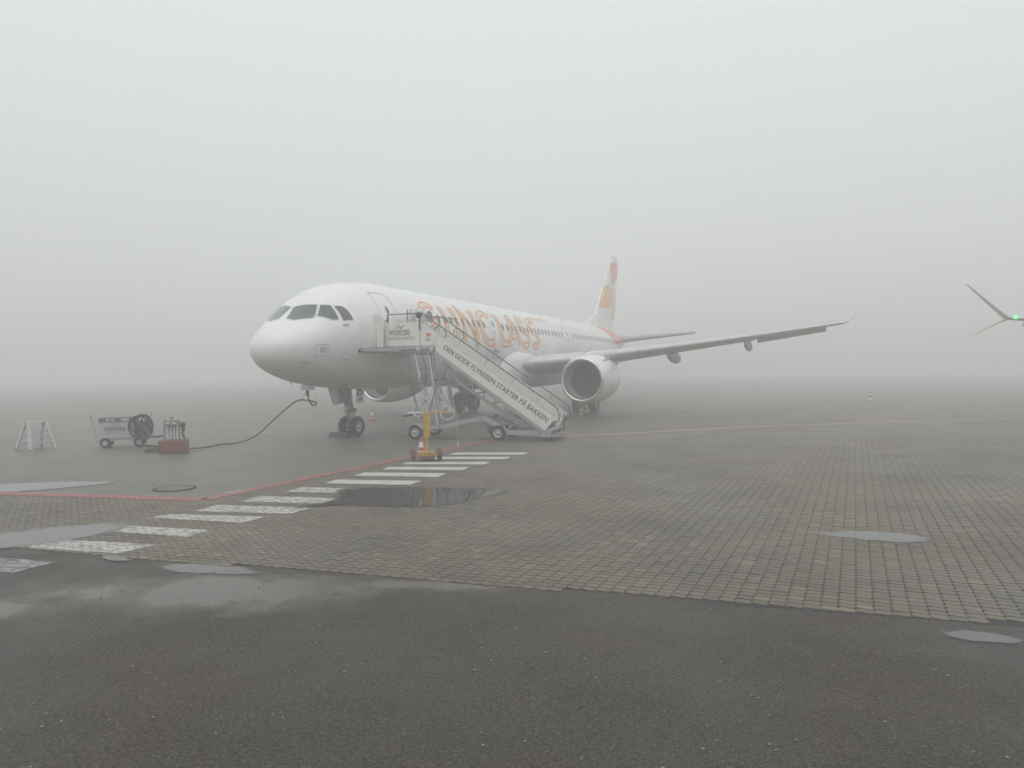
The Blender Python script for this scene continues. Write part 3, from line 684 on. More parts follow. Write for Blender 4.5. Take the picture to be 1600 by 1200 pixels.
# fin
def fin_sec(z):
    t=(z-5.5)/(11.9-5.5); l=34.9+t*5.9; c=(41.3+t*1.6)-l; return l,c,.105
def fring(z):
    l,c,tc=fin_sec(z); return [Vector((-(l+x*c),(yv-.018*math.sin(PI*x))*c,z)) for x,yv in foil(tc)]
m=MB(); m.loft([fring(z) for z in (5.3,6,7,8,9,10,11,11.75,11.86)])
fin=m.build('fin',M['paint'],plane)
m=MB(); m.loft([[Vector((-s,hw*c,5.5+h*max(0,sn))) for c,sn in [(math.cos(a),math.sin(a)) for a in [PI*i/8 for i in range(9)]]] for s,hw,h in ((32.8,.05,.32),(33.7,.12,.5),(34.7,.17,.8),(35.7,.2,1.15),(36.5,.16,1.3))]); m.build('dorsal_fillet',M['paint'],fin)
def finmap(u,z,off=0):
    l,c,tc=fin_sec(z); u=min(.985,max(.012,u)); y=5*tc*c*(.2969*math.sqrt(u)-.126*u-.3516*u*u+.2843*u**3-.1015*u**4); return Vector((-(l+u*c),y+off,z))
for nm,poly in (('peach',[(.02,7.3),(.30,7.32),(.62,7.4),(.66,7.8),(.66,8.9),(.60,9.15),(.3,9.2),(.02,9.15)]),('coral',[(.42,9.35),(.60,9.5),(.74,9.9),(.98,10.0),(.98,11.1),(.80,11.3),(.45,11.3),(.12,11.15),(.06,10.8),(.20,10.3),(.34,9.9)]),('peach',[(.72,6.5),(.97,6.7),(.97,8.6),(.85,8.5),(.73,7.6)]),('coral',[(.03,9.9),(.16,9.5),(.36,9.45),(.40,10.7),(.2,10.9),(.04,10.6)])):
    if nm=='coral' and poly[0][0]<.1: continue
    m=MB(); v,f=drape(poly,finmap,.006,.3); m.add(v,f,True); m.build('fin_patch',M[nm],fin)
m=MB(); v,f=ribbon([(.68,z) for z in (5.9,7,8,9,10,11.6)],.012,finmap,.008,False); m.add(v,f); m.build('rudder_hinge',M['seam'],fin)
m=MB(); v,f=drape([(33.3,5.68),(35.2,5.74),(37.2,5.58),(39.6,5.05),(40.3,4.4),(39.9,3.8),(38.0,3.75),(36.2,4.2),(34.6,5.0),(33.6,5.5)],side,.006,.3); m.add(v,f,True); m.build('tail_band',M['red'],fz)
# ---- engines
def engine(sg):
    c=Vector((-15.25,sg*5.755,1.95)); ax=(-1,0,.02)
    m=MB(); m.lathe([(.12,1.07),(.5,1.16),(1.1,1.205),(1.8,1.2),(2.6,1.12),(3.3,1.0),(3.75,.89),(3.76,.83),(3.2,.86)],c,ax,48); e=m.build('engine',M['paint'],plane)
    m=MB(); m.lathe([(.22,.865),(.10,.90),(.02,.945),(-.005,.985),(.02,1.03),(.125,1.074)],c,ax,48); m.build('inlet_lip',M['lip'],e)
    m=MB(); m.lathe([(.22,.864),(.6,.875),(1.15,.885)],c,ax,40); m.build('inlet_duct',M['duct'],e)
    m=MB(); m.lathe([(1.16,.885),(1.17,.01)],c,ax,40); m.build('fan_well',M['dark'],e)
    m=MB()
    for i in range(30):
        a0=2*PI*i/30
        q=[]
        for r,tw in ((.24,.05),(.55,.09),(.87,.13)):
            for da,dx in ((-.04/r*.8-.03,0),(.05/r*.8+.03,tw)):
                a=a0+da; q.append(c+Vector((-(1.02+dx*.6),math.cos(a)*r,math.sin(a)*r)))
        m.add(q,[(0,1,3,2),(2,3,5,4)])
    m.build('fan',M['fan'],e)
    m=MB(); m.lathe([(.62,.01),(.68,.07),(.8,.14),(1.0,.235),(1.15,.26)],c,ax,24); m.build('spinner',M['fan'],e)
    m=MB(); m.lathe([(2.9,.70),(3.7,.66),(4.4,.50),(4.75,.42),(4.76,.38),(4.3,.38)],c,ax,32); m.build('core_nozzle',M['steel'],e)
    m=MB(); m.lathe([(4.2,.30),(4.8,.22),(5.25,.03)],c,ax,20); m.build('exhaust_cone',M['steel'],e)
    y=sg*5.755
    rows=[]
    for s,z0,z1,h in ((15.9,3.02,3.14,.05),(16.6,2.9,3.28,.15),(17.6,2.7,3.36,.2),(18.8,2.5,3.3,.22),(20,2.45,3.05,.2),(21.2,2.72,3.0,.12),(22,2.9,2.98,.04)):
        rows.append([Vector((-s,y+a*h,b)) for a,b in ((-1,z0),(1,z0),(1,z1),(.6,z1+.04),(-.6,z1+.04),(-1,z1))])
    m=MB(); m.loft(rows); m.build('pylon',M['paint'],e)
    for q in (1,-1):
        a=R(50) if q>0 else R(130)
        p=c+Vector((-.75,math.cos(a)*1.19,math.sin(a)*1.19)); o_=Vector((0,math.cos(a),math.sin(a)))
        m=MB(); t_=o_.cross(Vector((1,0,0)))*.012; m.prism([p-t_/2,p+Vector((-.9,0,0))-t_/2,p+Vector((-.85,0,0))+o_*.26-t_/2,p+Vector((-.45,0,0))+o_*.2-t_/2],t_); m.build('strake',M['paint'],e)
    seam2=MB(); 
    for dx in (.62,2.3): seam2.lathe([(dx,1.172+(.035 if dx<1 else -.0)),(dx+.014,1.172+(.035 if dx<1 else -.0))],c,ax,48)
    seam2.build('cowl_seam',M['seam'],e); return e
engine(1); engine(-1)
# ---- wheels and landing gear
def wheel(par,c,axis,r,wd,rimr,n=32,rm='rim'):
    c=Vector(c); h=wd/2
    m=MB(); m.lathe([(-h*.72,rimr),(-h*.95,rimr*1.12),(-h,r*.80),(-h*.88,r*.94),(-h*.55,r*.995),(0,r),(h*.55,r*.995),(h*.88,r*.94),(h,r*.80),(h*.95,rimr*1.12),(h*.72,rimr)],c,axis,n)
    w_=bpy.data.objects.new('wheel',m.mesh('wheel',M['tyre'])); COL.objects.link(w_); w_.parent=par
    m=MB()
    for sg in (1,-1): m.lathe([(sg*h*.74,rimr*1.02),(sg*h*.80,rimr*.92),(sg*h*.5,rimr*.82),(sg*h*.42,rimr*.45),(sg*h*.75,rimr*.38),(sg*h*.8,.005)],c,axis,24)
    m.build('rim',M[rm],w_)
    m=MB(); ax=Vector(axis).normalized(); a=ax.orthogonal().normalized(); b=ax.cross(a)
    for sg in (1,-1):
        for i in range(8):
            p=c+ax*(sg*h*.56)+(a*math.cos(PI*i/4)+b*math.sin(PI*i/4))*rimr*.62; m.tube([p-ax*.02,p+ax*.02],rimr*.10,8)
    m.build('wheel_hole',M['dark'],w_)['kind']='stuff'
    return w_
ng=MB(); ng.tube([(-4.9,0,1.9),(-5.07,0,.95)],.115,14); nose_gear=ng.build('nose_gear',M['steel'],plane)
m=MB(); m.tube([(-5.07,0,.98),(-5.1,0,.40)],.075,12); m.tube([(-5.1,-.3,.385),(-5.1,.3,.385)],.06,10); m.build('piston',M['rim'],nose_gear)
m=MB(); m.bar((-4.98,0,.98),(-4.78,0,.74),.12,.05); m.bar((-4.78,0,.74),(-5.02,0,.46),.12,.05); m.build('torque_link',M['steel'],nose_gear)
m=MB(); m.tube([(-5.0,-.12,1.12),(-4.55,-.1,1.85)],.05,8); m.tube([(-5.0,.12,1.12),(-4.55,.1,1.85)],.05,8); m.tube([(-5.12,-.2,1.0),(-5.12,.2,1.0)],.075,10); m.build('drag_strut',M['steel'],nose_gear)
m=MB(); m.tube([(-4.98,.16,1.2),(-4.94,.22,1.0),(-5.05,.18,.75),(-5.1,.12,.5)],.018,6); m.tube([(-4.98,-.14,1.3),(-4.9,-.2,1.05),(-5.05,-.16,.8)],.016,6); m.build('hydraulic_hose',M['rubber'],nose_gear)
for y in (-.13,.13):
    m=MB(); m.lathe([(0,.09),(.02,.09),(.03,.01)],(-4.82,y*1.3,1.52),(1,0,0),14); m.lathe([(0,.09),(-.12,.03)],(-4.82,y*1.3,1.52),(1,0,0),14); m.build('taxi_light',M['rim'],nose_gear)
for y in (-.25,.25): wheel(nose_gear,(-5.1,y,.38),(0,1,0),.38,.22,.19)
for sg in (-1,):
    m=MB(); m.prism([(-4.45,sg*.42,1.86),(-5.75,sg*.42,1.80),(-5.7,sg*.56,1.22),(-4.75,sg*.56,1.22)],(0,.03,0)); d=m.build('gear_door',M['paint'],nose_gear)
m=MB(); m.prism([(-5.02,.30,1.83),(-5.02,.66,1.83),(-5.0,.60,1.24),(-5.0,.26,1.24)],(-.03,0,0)); pl=m.build('placard_door',M['paint'],nose_gear); pl['label']='small white gear door marked CO'
lettering('placard_text','CO',(-4.995,.34,1.56),(0,1,0),(0,.08,1),.24,M['txt'],pl,bold=.035,height=.22)
m=MB(); m.add([(-4.99,.40,1.34),(-4.99,.58,1.34),(-4.992,.59,1.46),(-4.992,.41,1.46)],[(0,1,2,3)]); m.build('placard_mark',M['txtgrey'],pl)
# the front of the leg doors as seen from ahead
m=MB(); m.prism([(-4.5,-.62,1.84),(-4.5,-.18,1.84),(-4.55,-.2,1.20),(-4.55,-.42,1.20)],(-.03,0,0)); m.build('gear_door',M['paintgrey'],nose_gear)
for sg in (1,-1):
    x=-21.97; y=sg*3.795
    m=MB(); m.tube([(x+.1,sg*3.5,2.6),(x,y,.62)],.15,14); m.tube([(x,y-.55,.58),(x,y+.55,.58)],.085,10); g=m.build('main_gear',M['steel'],plane)
    m=MB(); m.tube([(x,y,1.3),(x,sg*2.3,2.2)],.07,8); m.build('side_stay',M['steel'],g)
    m=MB(); m.prism([(x+.55,y+sg*.22,2.55),(x-.55,y+sg*.22,2.55),(x-.45,y+sg*.26,1.05),(x+.4,y+sg*.26,1.05)],(0,.04*sg,0)); m.build('gear_door',M['paintgrey'],g)
    for dy in (-.46,.46): wheel(g,(x,y+dy,.585),(0,1,0),.585,.43,.28)
# wheel chock at the nose wheel
m=MB(); m.prism([(0,-.42,.0),(.26,-.42,0),(.16,-.42,.17),(.05,-.42,.19)],(0,.84,0)); ch=m.build('wheel_chock',M['rubber']); 
_c,_s=math.cos(AYAW),math.sin(AYAW)
def aw(x,y,z=0): return Vector((NOSE.x+x*_c-y*_s,NOSE.y+x*_s+y*_c,z))
ch.location=aw(-4.72,-.18,.006); ch.rotation_euler=(0,0,AYAW); tag(ch,'low black rubber chock in front of the nose wheels','wheel chock')
# external power socket with its open flap
m=MB(); m.box((-2.78,-.14,1.80),(-2.42,.16,1.98)); m.build('power_socket',M['paint'],fz)


# ================================================================== SECOND AIRLINER (only its starboard wing tip reaches into view)
tip=Vector((24.26,36.0))
p2=tip-Vector((24.5*.4007,24.5*.9162))-Vector((-17.1*.9162,17.1*.4007))
plane2=copy_tree(plane,None,skip=('livery_letter','small_lettering','fin_patch','tail_band','winglet','placard_door','cabin_window','cabin_door'))
plane2.location=(p2.x,p2.y,0)
tag(plane2,'neighbouring airliner showing only a wing tip with split winglet and green light','airplane')
wing2=[o for o in plane2.children if o.name.startswith('wing') and min(v.co.y for v in o.data.vertices)<-10][0]
def winglet(name,pts,mt):
    m=MB(); m.loft([mirror(fsec(*q)) for q in pts]); return m.build(name,mt,wing2)
y0,z0,s0=17.0,wz(17.0),le(17.0)
winglet('winglet',[(s0,y0,z0,1.5,.10,0),(s0+.15,y0+.12,z0+.08,1.35,.10,R(35)),(s0+.9,y0+.62,z0+.72,.9,.09,R(50)),(s0+1.9,y0+1.5,z0+1.85,.42,.08,R(50)),(s0+2.05,y0+1.58,z0+1.95,.2,.08,R(50))],M['paintgrey'])
lo=winglet('lower_winglet',[(s0+.4,y0,z0-.02,1.1,.10,0),(s0+.6,y0+.2,z0-.1,.8,.09,R(-28)),(s0+1.3,y0+1.0,z0-.52,.45,.08,R(-28)),(s0+1.9,y0+1.62,z0-.88,.16,.08,R(-28))],M['yellow'])
m=MB(); m.lathe([(-.14,.001),(-.10,.07),(0,.09),(.10,.07),(.14,.001)],(-s0+.06,-y0+.15,z0+.02),(1,0,0),14); m.build('navigation_light',M['green'],wing2)

# ================================================================== BOARDING STAIRS
st=empty('boarding_stairs',(-4.426,26.34,0),R(-17),'towable boarding stairs with white sides at the airliner front door','boarding stairs')
W=1.72; st.scale=(1.02,1,1)
def top(x): return 4.13-.695*(x-1.31)
def bot(x): return 3.14-.71*(x-1.74)
for y,nm in ((0,'side_panel'),(W,'side_panel')):
    m=MB(); m.prism([(1.80,y,bot(1.74)-.02),(1.80,y,3.36),(1.9,y,top(1.9)),(6.03,y,top(6.03)),(5.66,y,bot(5.66)+.02)],(0,.035,0)); sp_=m.build(nm,M['panel'],st)
    m=MB(); m.bar((1.9,y+.017,top(1.9)+.012),(6.03,y+.017,top(6.03)+.012),.055,.03); m.build('edge_trim',M['alu'],sp_)
    m=MB(); m.bar((1.75,y+.017,bot(1.75)-.05),(5.62,y+.017,bot(5.62)-.05),.07,.10); m.build('stringer',M['galv'],sp_)
    if y==0:
        a=math.atan(.70); lettering('lettering','DEN GODE FLYREISEN STARTER PÅ BAKKEN',(2.08,-.004,bot(2.08)+.30),(math.cos(a),0,-math.sin(a)),(math.sin(a),0,math.cos(a)),4.42,M['txt'],sp_,bold=.014,height=.225)
for y in (0,W):
    m=MB(); m.prism([(-.13,y,3.33),(-.13,y,4.16),(1.22,y,4.16),(1.22,y,3.33)],(0,.03,0)); pp=m.build('platform_panel',M['panel'],st)
    m=MB(); m.prism([(1.25,y,3.33),(1.25,y,4.15),(1.31,y,4.13),(1.86,y,top(1.86)),(1.78,y,3.40),(1.70,y,3.33)],(0,.03,0)); p3=m.build('corner_panel',M['panel'],st)
    m=MB(); m.bar((1.235,y+.015,3.3),(1.235,y+.015,4.2),.03,.03); m.build('panel_post',M['galv'],st)
    if y==0:
        t1=lettering('lettering','widerøe',(.04,-.004,3.70),(1,0,0),(0,0,1),.80,M['txt'],pp,height=.30)
        lettering('lettering','GROUND HANDLING',(.05,-.004,3.545),(1,0,0),(0,0,1),.98,M['txtgrey'],pp,shear=.2,height=.11)
        m=MB()
        L_=[(.42,4.03),(.50,4.05),(.56,4.02),(.60,3.975),(.64,4.02),(.70,4.05),(.78,4.03),(.70,4.015),(.65,3.985),(.615,3.925),(.585,3.925),(.55,3.985),(.50,4.015)]
        m.add([(x-.1,-.004,z) for x,z in L_],[tuple(range(len(L_)))]); m.build('bird_emblem',M['txt'],pp)
        lettering('lettering','tips',(1.42,-.004,3.50),(1,0,0),(0,0,1),.20,M['txt'],p3)
        for dx in (0,.06,.12):
            m=MB(); m.add([(1.44+dx,-.004,3.64),(1.49+dx,-.004,3.64),(1.53+dx,-.004,3.70),(1.49+dx,-.004,3.76),(1.44+dx,-.004,3.76),(1.47+dx,-.004,3.70)],[(0,1,2,3,4,5)]); m.build('red_emblem',M['coral'],p3)
# platform floor and bumper toward the aircraft
m=MB(); m.box((-.05,-.02,3.20),(1.80,W+.05,3.30)); m.build('platform',M['galv'],st)
m=MB(); m.prism([(-.46,-1.22,3.12),(-.30,-1.30,3.12),(.55,-.05,3.12),(.0,-.05,3.12)],(0,0,.12)); m.build('bumper',M['galv'],st)
m=MB(); m.tube([(-.46,-1.26,3.14),(-.02,.0,3.14)],.05,8); m.build('bumper_roll',M['rubber'],st)
m=MB(); m.prism([(-.22,-.42,3.28),(-.10,-.22,3.28),(-.08,-.18,4.28),(-.14,-.22,4.36),(-.28,-.46,4.48)],(.05,-.04,0)); m.build('side_flap',M['panel'],st)
for x in (.3,1.1,1.6): m=MB(); m.box((x,-.04,3.14),(x+.12,.04,3.26)); m.build('bracket',M['alu'],st)
m=MB(); m.box((.15,.25,3.06),(1.7,W-.25,3.18)); m.bar((.1,.1,3.12),(1.75,.1,3.12),.08,.14); m.bar((.1,W-.1,3.12),(1.75,W-.1,3.12),.08,.14); m.build('platform_frame',M['steel'],st)
# steps
NSTEP=15
for i in range(NSTEP):
    x=1.86+(5.75-1.86)*i/(NSTEP-1); z=bot(x)+.10
    m=MB(); m.box((x-.13,.05,z-.02),(x+.13,W-.01,z+.012)); m.box((x-.135,.05,z-.05),(x-.115,W-.01,z-.021)); m.build('step',M['galv'],st)
# lower truss of the flight
for y in (.18,W-.18):
    m=MB(); m.bar((2.0,y,bot(2.0)-.10),(2.6,y,bot(2.6)-.55),.06,.09); m.bar((2.6,y,bot(2.6)-.55),(4.4,y,bot(4.4)-.42),.06,.10); m.bar((4.4,y,bot(4.4)-.42),(5.5,y,bot(5.5)-.10),.06,.09); m.build('truss_chord',M['steel'],st)
    for x in (2.6,3.0,3.4,3.8,4.2,4.6):
        m=MB(); m.bar((x,y,bot(x)-.09),(x+.14,y,bot(x+.14)-.47),.04,.04); m.build('truss_strut',M['steel'],st)
for x in (2.7,3.2,3.7,4.2,4.7): m=MB(); m.bar((x,.18,bot(x)-.46),(x,W-.18,bot(x)-.46),.05,.05); m.build('cross_bar',M['galv'],st)
# handrails
def rail(y,lift):
    P=[(-.02,y,4.18),(-.02,y,4.44),(.3,y,4.46),(1.2,y,4.46),(1.42,y,4.42)]+[(x,y,top(x)+lift) for x in (1.7,2.5,3.5,4.5,5.5,5.95)]+[(6.08,y,top(6.08)+lift-.04),(6.14,y,top(6.14)+.12),(6.12,y,top(6.14)-.06),(5.9,y,.62)]
    m=MB(); m.tube(P,.022,8); r=m.build('handrail',M['pipe'],st)
    for x in (2.6,3.55,4.5,5.35):
        m=MB(); m.tube([(x,y,top(x)+.02),(x+.14,y,top(x+.14)+lift)],.014,6); m.build('rail_post',M['galv'],r)
    for x in (.02,.75): m=MB(); m.tube([(x,y,4.12),(x,y,4.46 if x<.5 else 4.62)],.018,6); m.build('rail_post',M['pipe'],r)
    m=MB(); m.tube([(1.78,y,top(1.78)+.0),(1.82,y,top(1.78)+.14),(1.95,y,top(1.95)+.33),(2.1,y,top(2.1)+.33),(2.2,y,top(2.2)+.24),(2.2,y,top(2.2)+.10),(2.0,y,top(2.0)-.06)],.018,8); m.build('grab_loop',M['pipe'],r)
rail(0.017,.33); rail(W+.017,.33)
m=MB(); m.tube([(1.2,.0,4.36),(1.9,W,4.36)],.016,6); m.tube([(1.24,W,4.46),(1.24,W,4.1)],.016,6); m.build('cross_rail',M['pipe'],st)
# flood lamp on its post
m=MB(); m.tube([(1.23,-.03,3.9),(1.23,-.03,4.30)],.03,8); lp=m.build('lamp_post',M['pipe'],st)
m=MB(); m.lathe([(0,.001),(0,.05),(.05,.085),(.12,.12),(.19,.12),(.22,.06),(.22,.001)],(1.22,-.05,4.28),(0,0,1),16); m.build('flood_lamp',M['rubber'],lp)
# folded clear canopy lying over the far rail of the platform
def crumple(x0,x1,nx,prof,seed):
    rn=random.Random(seed); v=[];f=[]; n=len(prof)
    for i in range(nx+1):
        t=i/nx
        for j,(y,z) in enumerate(prof): v.append((x0+(x1-x0)*t+rn.gauss(0,.03),y+rn.gauss(0,.035)+.06*math.sin(9*t+j),z+rn.gauss(0,.025)-.10*abs(2*t-1)**3))
    for i in range(nx):
        for j in range(n-1): a=i*n+j; f.append((a,a+1,a+n+1,a+n))
    m=MB(); m.add(v,f,True); return m
cm=crumple(.28,1.08,12,[(.9,4.15),(.85,4.35),(.88,4.52),(.98,4.66),(1.15,4.74),(1.32,4.7),(1.42,4.55),(1.45,4.3)],5); cm.build('folded_canopy',M['plastic'],st)
# legs and rams between chassis and platform
for y in (.16,W-.16):
    for nm,p,q,r,mt in (('leg',(.95,y,3.1),(1.47,y,.5),.05,'alu'),('leg',(1.48,y,3.1),(1.80,y,.5),.045,'alu'),('ram',(1.95,y,.62),(1.62,y,2.15),.055,'galv'),('ram_rod',(1.62,y,2.15),(1.5,y,2.95),.03,'alu'),('brace',(1.08,y,2.2),(1.78,y,.9),.022,'galv'),('brace',(1.15,y,1.0),(1.62,y,2.6),.02,'galv')):
        m=MB(); m.tube([p,q],r,10); m.build(nm,M[mt],st)
    for x,z in ((1.14,2.1),(1.3,1.4)): m=MB(); m.tube([(x,y-.07,z),(x+.02,y+.07,z-.06)],.065,10); m.build('clamp',M['galv'],st)
for x,z in ((1.06,2.5),(1.32,1.2),(1.62,2.0)): m=MB(); m.tube([(x,.16,z),(x,W-.16,z)],.03,8); m.build('cross_tube',M['galv'],st)
for P in ([(.75,.05,3.1),(.86,.0,2.2),(.98,.02,1.5),(1.08,.06,1.05)],[(1.25,.05,3.1),(1.45,.0,2.5),(1.42,.02,1.9),(1.25,.04,1.75),(1.2,.05,2.2)],[(1.7,.05,3.1),(1.85,.0,2.0),(1.6,.02,1.2),(1.5,.05,.8)]):
    m=MB(); m.tube(P,.018,6); m.build('hydraulic_hose',M['rubber'],st)
# chassis
for y in (.08,W-.08):
    m=MB(); m.bar((1.0,y,.42),(2.0,y,.47),.10,.14); m.bar((1.97,y,.46),(3.5,y,.80),.10,.15); m.bar((3.47,y,.81),(4.36,y,.31),.10,.15); m.bar((4.33,y,.30),(5.85,y,.30),.10,.17); m.build('chassis_rail',M['galv'],st)
for x,z in ((1.05,.42),(2.1,.5),(3.4,.75),(4.5,.32),(5.7,.3)): m=MB(); m.bar((x,.08,z),(x,W-.08,z),.09,.10); m.build('chassis_cross_member',M['galv'],st)
m=MB(); m.bar((3.3,.35,.75),(5.2,.35,.40),.05,.07); m.bar((3.6,.9,.35),(5.0,.9,.95),.06,.07); m.bar((4.2,1.3,.4),(5.0,1.3,.8),.06,.06); m.build('lift_linkage',M['steel'],st)
m=MB(); m.box((3.1,.35,.20),(3.55,1.3,.62),bev=.02); m.build('hydraulic_tank',M['steel'],st)
m=MB(); m.tube([(4.15,.9,.38),(4.95,.9,.85)],.06,10); m.build('ram',M['alu'],st)
m=MB(); m.box((5.62,.02,.18),(5.98,W,.24)); m.box((5.55,-.05,.16),(5.85,.02,.36)); m.build('foot_plate',M['galv'],st)
m=MB(); m.bar((5.9,W+.05,.16),(5.9,W+.05,.85),.06,.06); m.box((5.86,W+.0,.60),(5.99,W+.12,.80)); m.build('rear_lamp_post',M['pipe'],st)
for y in (-.02,W+.02): wheel(st,(1.03,y,.262),(0,1,0),.262,.16,.15,28)
for y in (.06,W-.06): wheel(st,(4.02,y,.27),(0,1,0),.27,.19,.15,28)
for y in (-.02,W+.02):
    rows=[]
    for i in range(9):
        a=R(20+110*i/8); rows.append([Vector((1.03+math.cos(a)*r,y+b,.262+math.sin(a)*r)) for r,b in ((.295,-.10),(.305,-.10),(.305,.10),(.295,.10))])
    m=MB(); m.loft(rows,smooth=False); m.build('mudguard',M['alu'],st)
for x,z,r in ((1.12,1.04,.21),(2.22,.96,.25)):
    m=MB(); m.tube([(x+math.cos(2*PI*i/24)*r,-.02,z+math.sin(2*PI*i/24)*r) for i in range(24)],.016,6,closed=True); hw_=m.build('hand_wheel',M['conewhite'],st)
    m=MB(); m.lathe([(-.02,.001),(-.02,r*.72),(.02,r*.74),(.05,r*.4),(.05,.001)],(x,.03,z),(0,1,0),20); m.build('reel_drum',M['galv'],hw_)
    m=MB(); m.bar((x-r,-.02,z),(x+r,-.02,z),.02,.02); m.bar((x,-.02,z-r),(x,-.02,z+r),.02,.02); m.build('spoke',M['galv'],hw_)
m=MB(); m.box((1.55,.3,.5),(2.05,1.3,.85),bev=.02); m.build('pump_box',M['galv'],st)
m=MB(); m.tube([(.62,.7,.95),(.9,.7,.98)],.03,8); m.tube([(.75,.5,1.5),(1.12,.5,.62)],.025,8); m.build('tow_bar',M['pipe'],st)
m=MB(); n=24; rr=[[Vector((5.86+math.cos(2*PI*i/n)*r,W-.004,top(5.86)-.16+math.sin(2*PI*i/n)*r)) for i in range(n)] for r in (.065,.08)]; m.loft(rr,cap=False,smooth=False); m.build('round_emblem',M['txt'],st)

# ================================================================== YELLOW ALIGNMENT STAND
sd_=empty('marker_stand',(-2.27,19.45,.028),R(8),'yellow wheeled marker stand with cross bar on the crossing stripes','marker stand')
m=MB(); m.tube([(0,0,.20),(0,0,.62)],.040,12); m.tube([(0,0,.60),(0,0,1.27)],.085,12); m.build('post',M['yellow'],sd_)
m=MB(); m.box((-.02,-.098,.68),(.10,-.09,1.22)); m.build('number_plate',M['yellow'],sd_)
m=MB(); m.bar((-.46,0,1.285),(.72,0,1.285),.035,.035); m.build('cross_bar',M['yellow'],sd_)
m=MB(); m.bar((-.50,0,1.284),(-.10,0,1.284),.04,.039); m.build('bar_tape',M['conewhite'],sd_)
m=MB(); m.tube([(-.6,-.03,1.19),(-.35,-.03,1.23)],.02,8); m.build('pull_handle',M['rubber'],sd_)
m=MB(); m.tube([(.72,0,1.27),(.72,.0,1.05),(.82,0,1.22),(.82,0,.45)],.004,5); m.lathe([(0,.001),(-.02,.02),(-.06,.02),(-.07,.001)],(.82,0,.45),(0,0,1),10); m.build('plumb_line',M['conewhite'],sd_)
m=MB(); m.box((-.20,-.09,.13),(.20,.09,.22),bev=.012); m.bar((-.34,0,.15),(.34,0,.15),.05,.05); m.box((-.16,-.12,.20),(.16,.0,.27),bev=.01); m.build('axle_frame',M['yellow'],sd_)
m=MB(); m.box((-.22,-.16,.035),(.2,.16,.10),bev=.015); m.build('ballast',M['rust'],sd_)
for x in (-.36,.33):
    m=MB(); m.lathe([(-.04,.001),(-.04,.148),(-.02,.165),(.02,.165),(.04,.148),(.04,.001)],(x,0,.168),(1,.25,0),24); w_=m.build('wheel',M['rust'],sd_)
    m=MB(); m.lathe([(-.05,.001),(-.05,.03),(.05,.03),(.05,.001)],(x,0,.145),(1,.25,0),12); m.build('hub',M['steel'],w_)

# ================================================================== CONES
def cone(loc,h,label,kind='red',grp='traffic cones'):
    c=empty('traffic_cone',loc,random.uniform(-.5,.5),label,'traffic cone',grp)
    k=h/.72; prof=lambda z:.145-(.145-.035)*(z/.72)
    m=MB(); m.box((-.20*k,-.20*k,.0),(.20*k,.20*k,.045*k),bev=.015*k); m.build('base',M['conered'] if kind=='red' else M['rubber'],c)
    bands=((.04,.20,0),(.20,.25,1),(.25,.36,0),(.36,.56,1),(.56,.72,0)) if kind=='red' else ((.04,.2,1),(.2,.34,0),(.34,.5,1),(.5,.6,0),(.6,.72,1))
    for z0,z1,w_ in bands:
        m=MB(); m.lathe([(z0*k,prof(z0)*k),(z1*k,prof(z1)*k)]+([(z1*k,.001)] if z1>.7 else []),(0,0,0),(0,0,1),20); m.build('sleeve' if w_ else 'body',M['conewhite'] if w_ else M['conered' if kind=='red' else 'cartdark'],c)
    return c
cone((-2.52,20.25,.03),.55,'red and white traffic cone beside the yellow marker stand')
cone((-6.85,36.0,0),.62,'faint red cone in the fog behind the nose wheels')
cone((3.52,37.6,0),.62,'red and white cone in front of the left main wheels under the engine')
cone((4.12,41.6,0),.62,'paler cone behind the left main wheels, right of the nearer one',kind='dark')
cone((26.3,54.0,.03),.75,'grey striped cone standing alone far out on the pavers at right',kind='dark')
cone((12.2,70.0,0),.7,'barely visible cone in the fog right of the engine',kind='dark')
po=empty('marker_post',(-14.6,54.5,0),0,'pale marker post in the fog left of the nose wheels','marker post')
m=MB(); m.lathe([(0,.22),(.05,.22),(.07,.06),(.9,.05),(.95,.01)],(0,0,0),(0,0,1),12); m.build('post',M['steel'],po)

# ================================================================== STEPLADDER
la=empty('stepladder',(-15.5,23.9,0),R(62),'short aluminium double-sided stepladder at the far left','stepladder')
hgt=.88
for sy,nm in ((-1,'front'),(1,'back')):
    def pt(x,t): return Vector((x*(.27+.11*(1-t)),sy*(.08+.32*(1-t)),hgt*t))
    for x in (-1,1): m=MB(); m.bar(pt(x,0),pt(x,1),.055,.10,up=(0,1,0)); m.build('stile',M['ladder'],la)
    for t in (.27,.52,.77): m=MB(); m.bar(pt(-1,t),pt(1,t),.11,.055,up=(0,0,1)); m.build('rung',M['ladder'],la)
    for x in (-1,1): m=MB(); m.box(pt(x,0)-Vector((.03,.03,.0)),pt(x,0)+Vector((.03,.03,.05))); m.build('rubber_foot',M['rubber'],la)
m=MB(); m.box((-.30,-.11,hgt-.012),(.30,.11,hgt+.025),bev=.008); m.build('top_tread',M['ladder'],la)

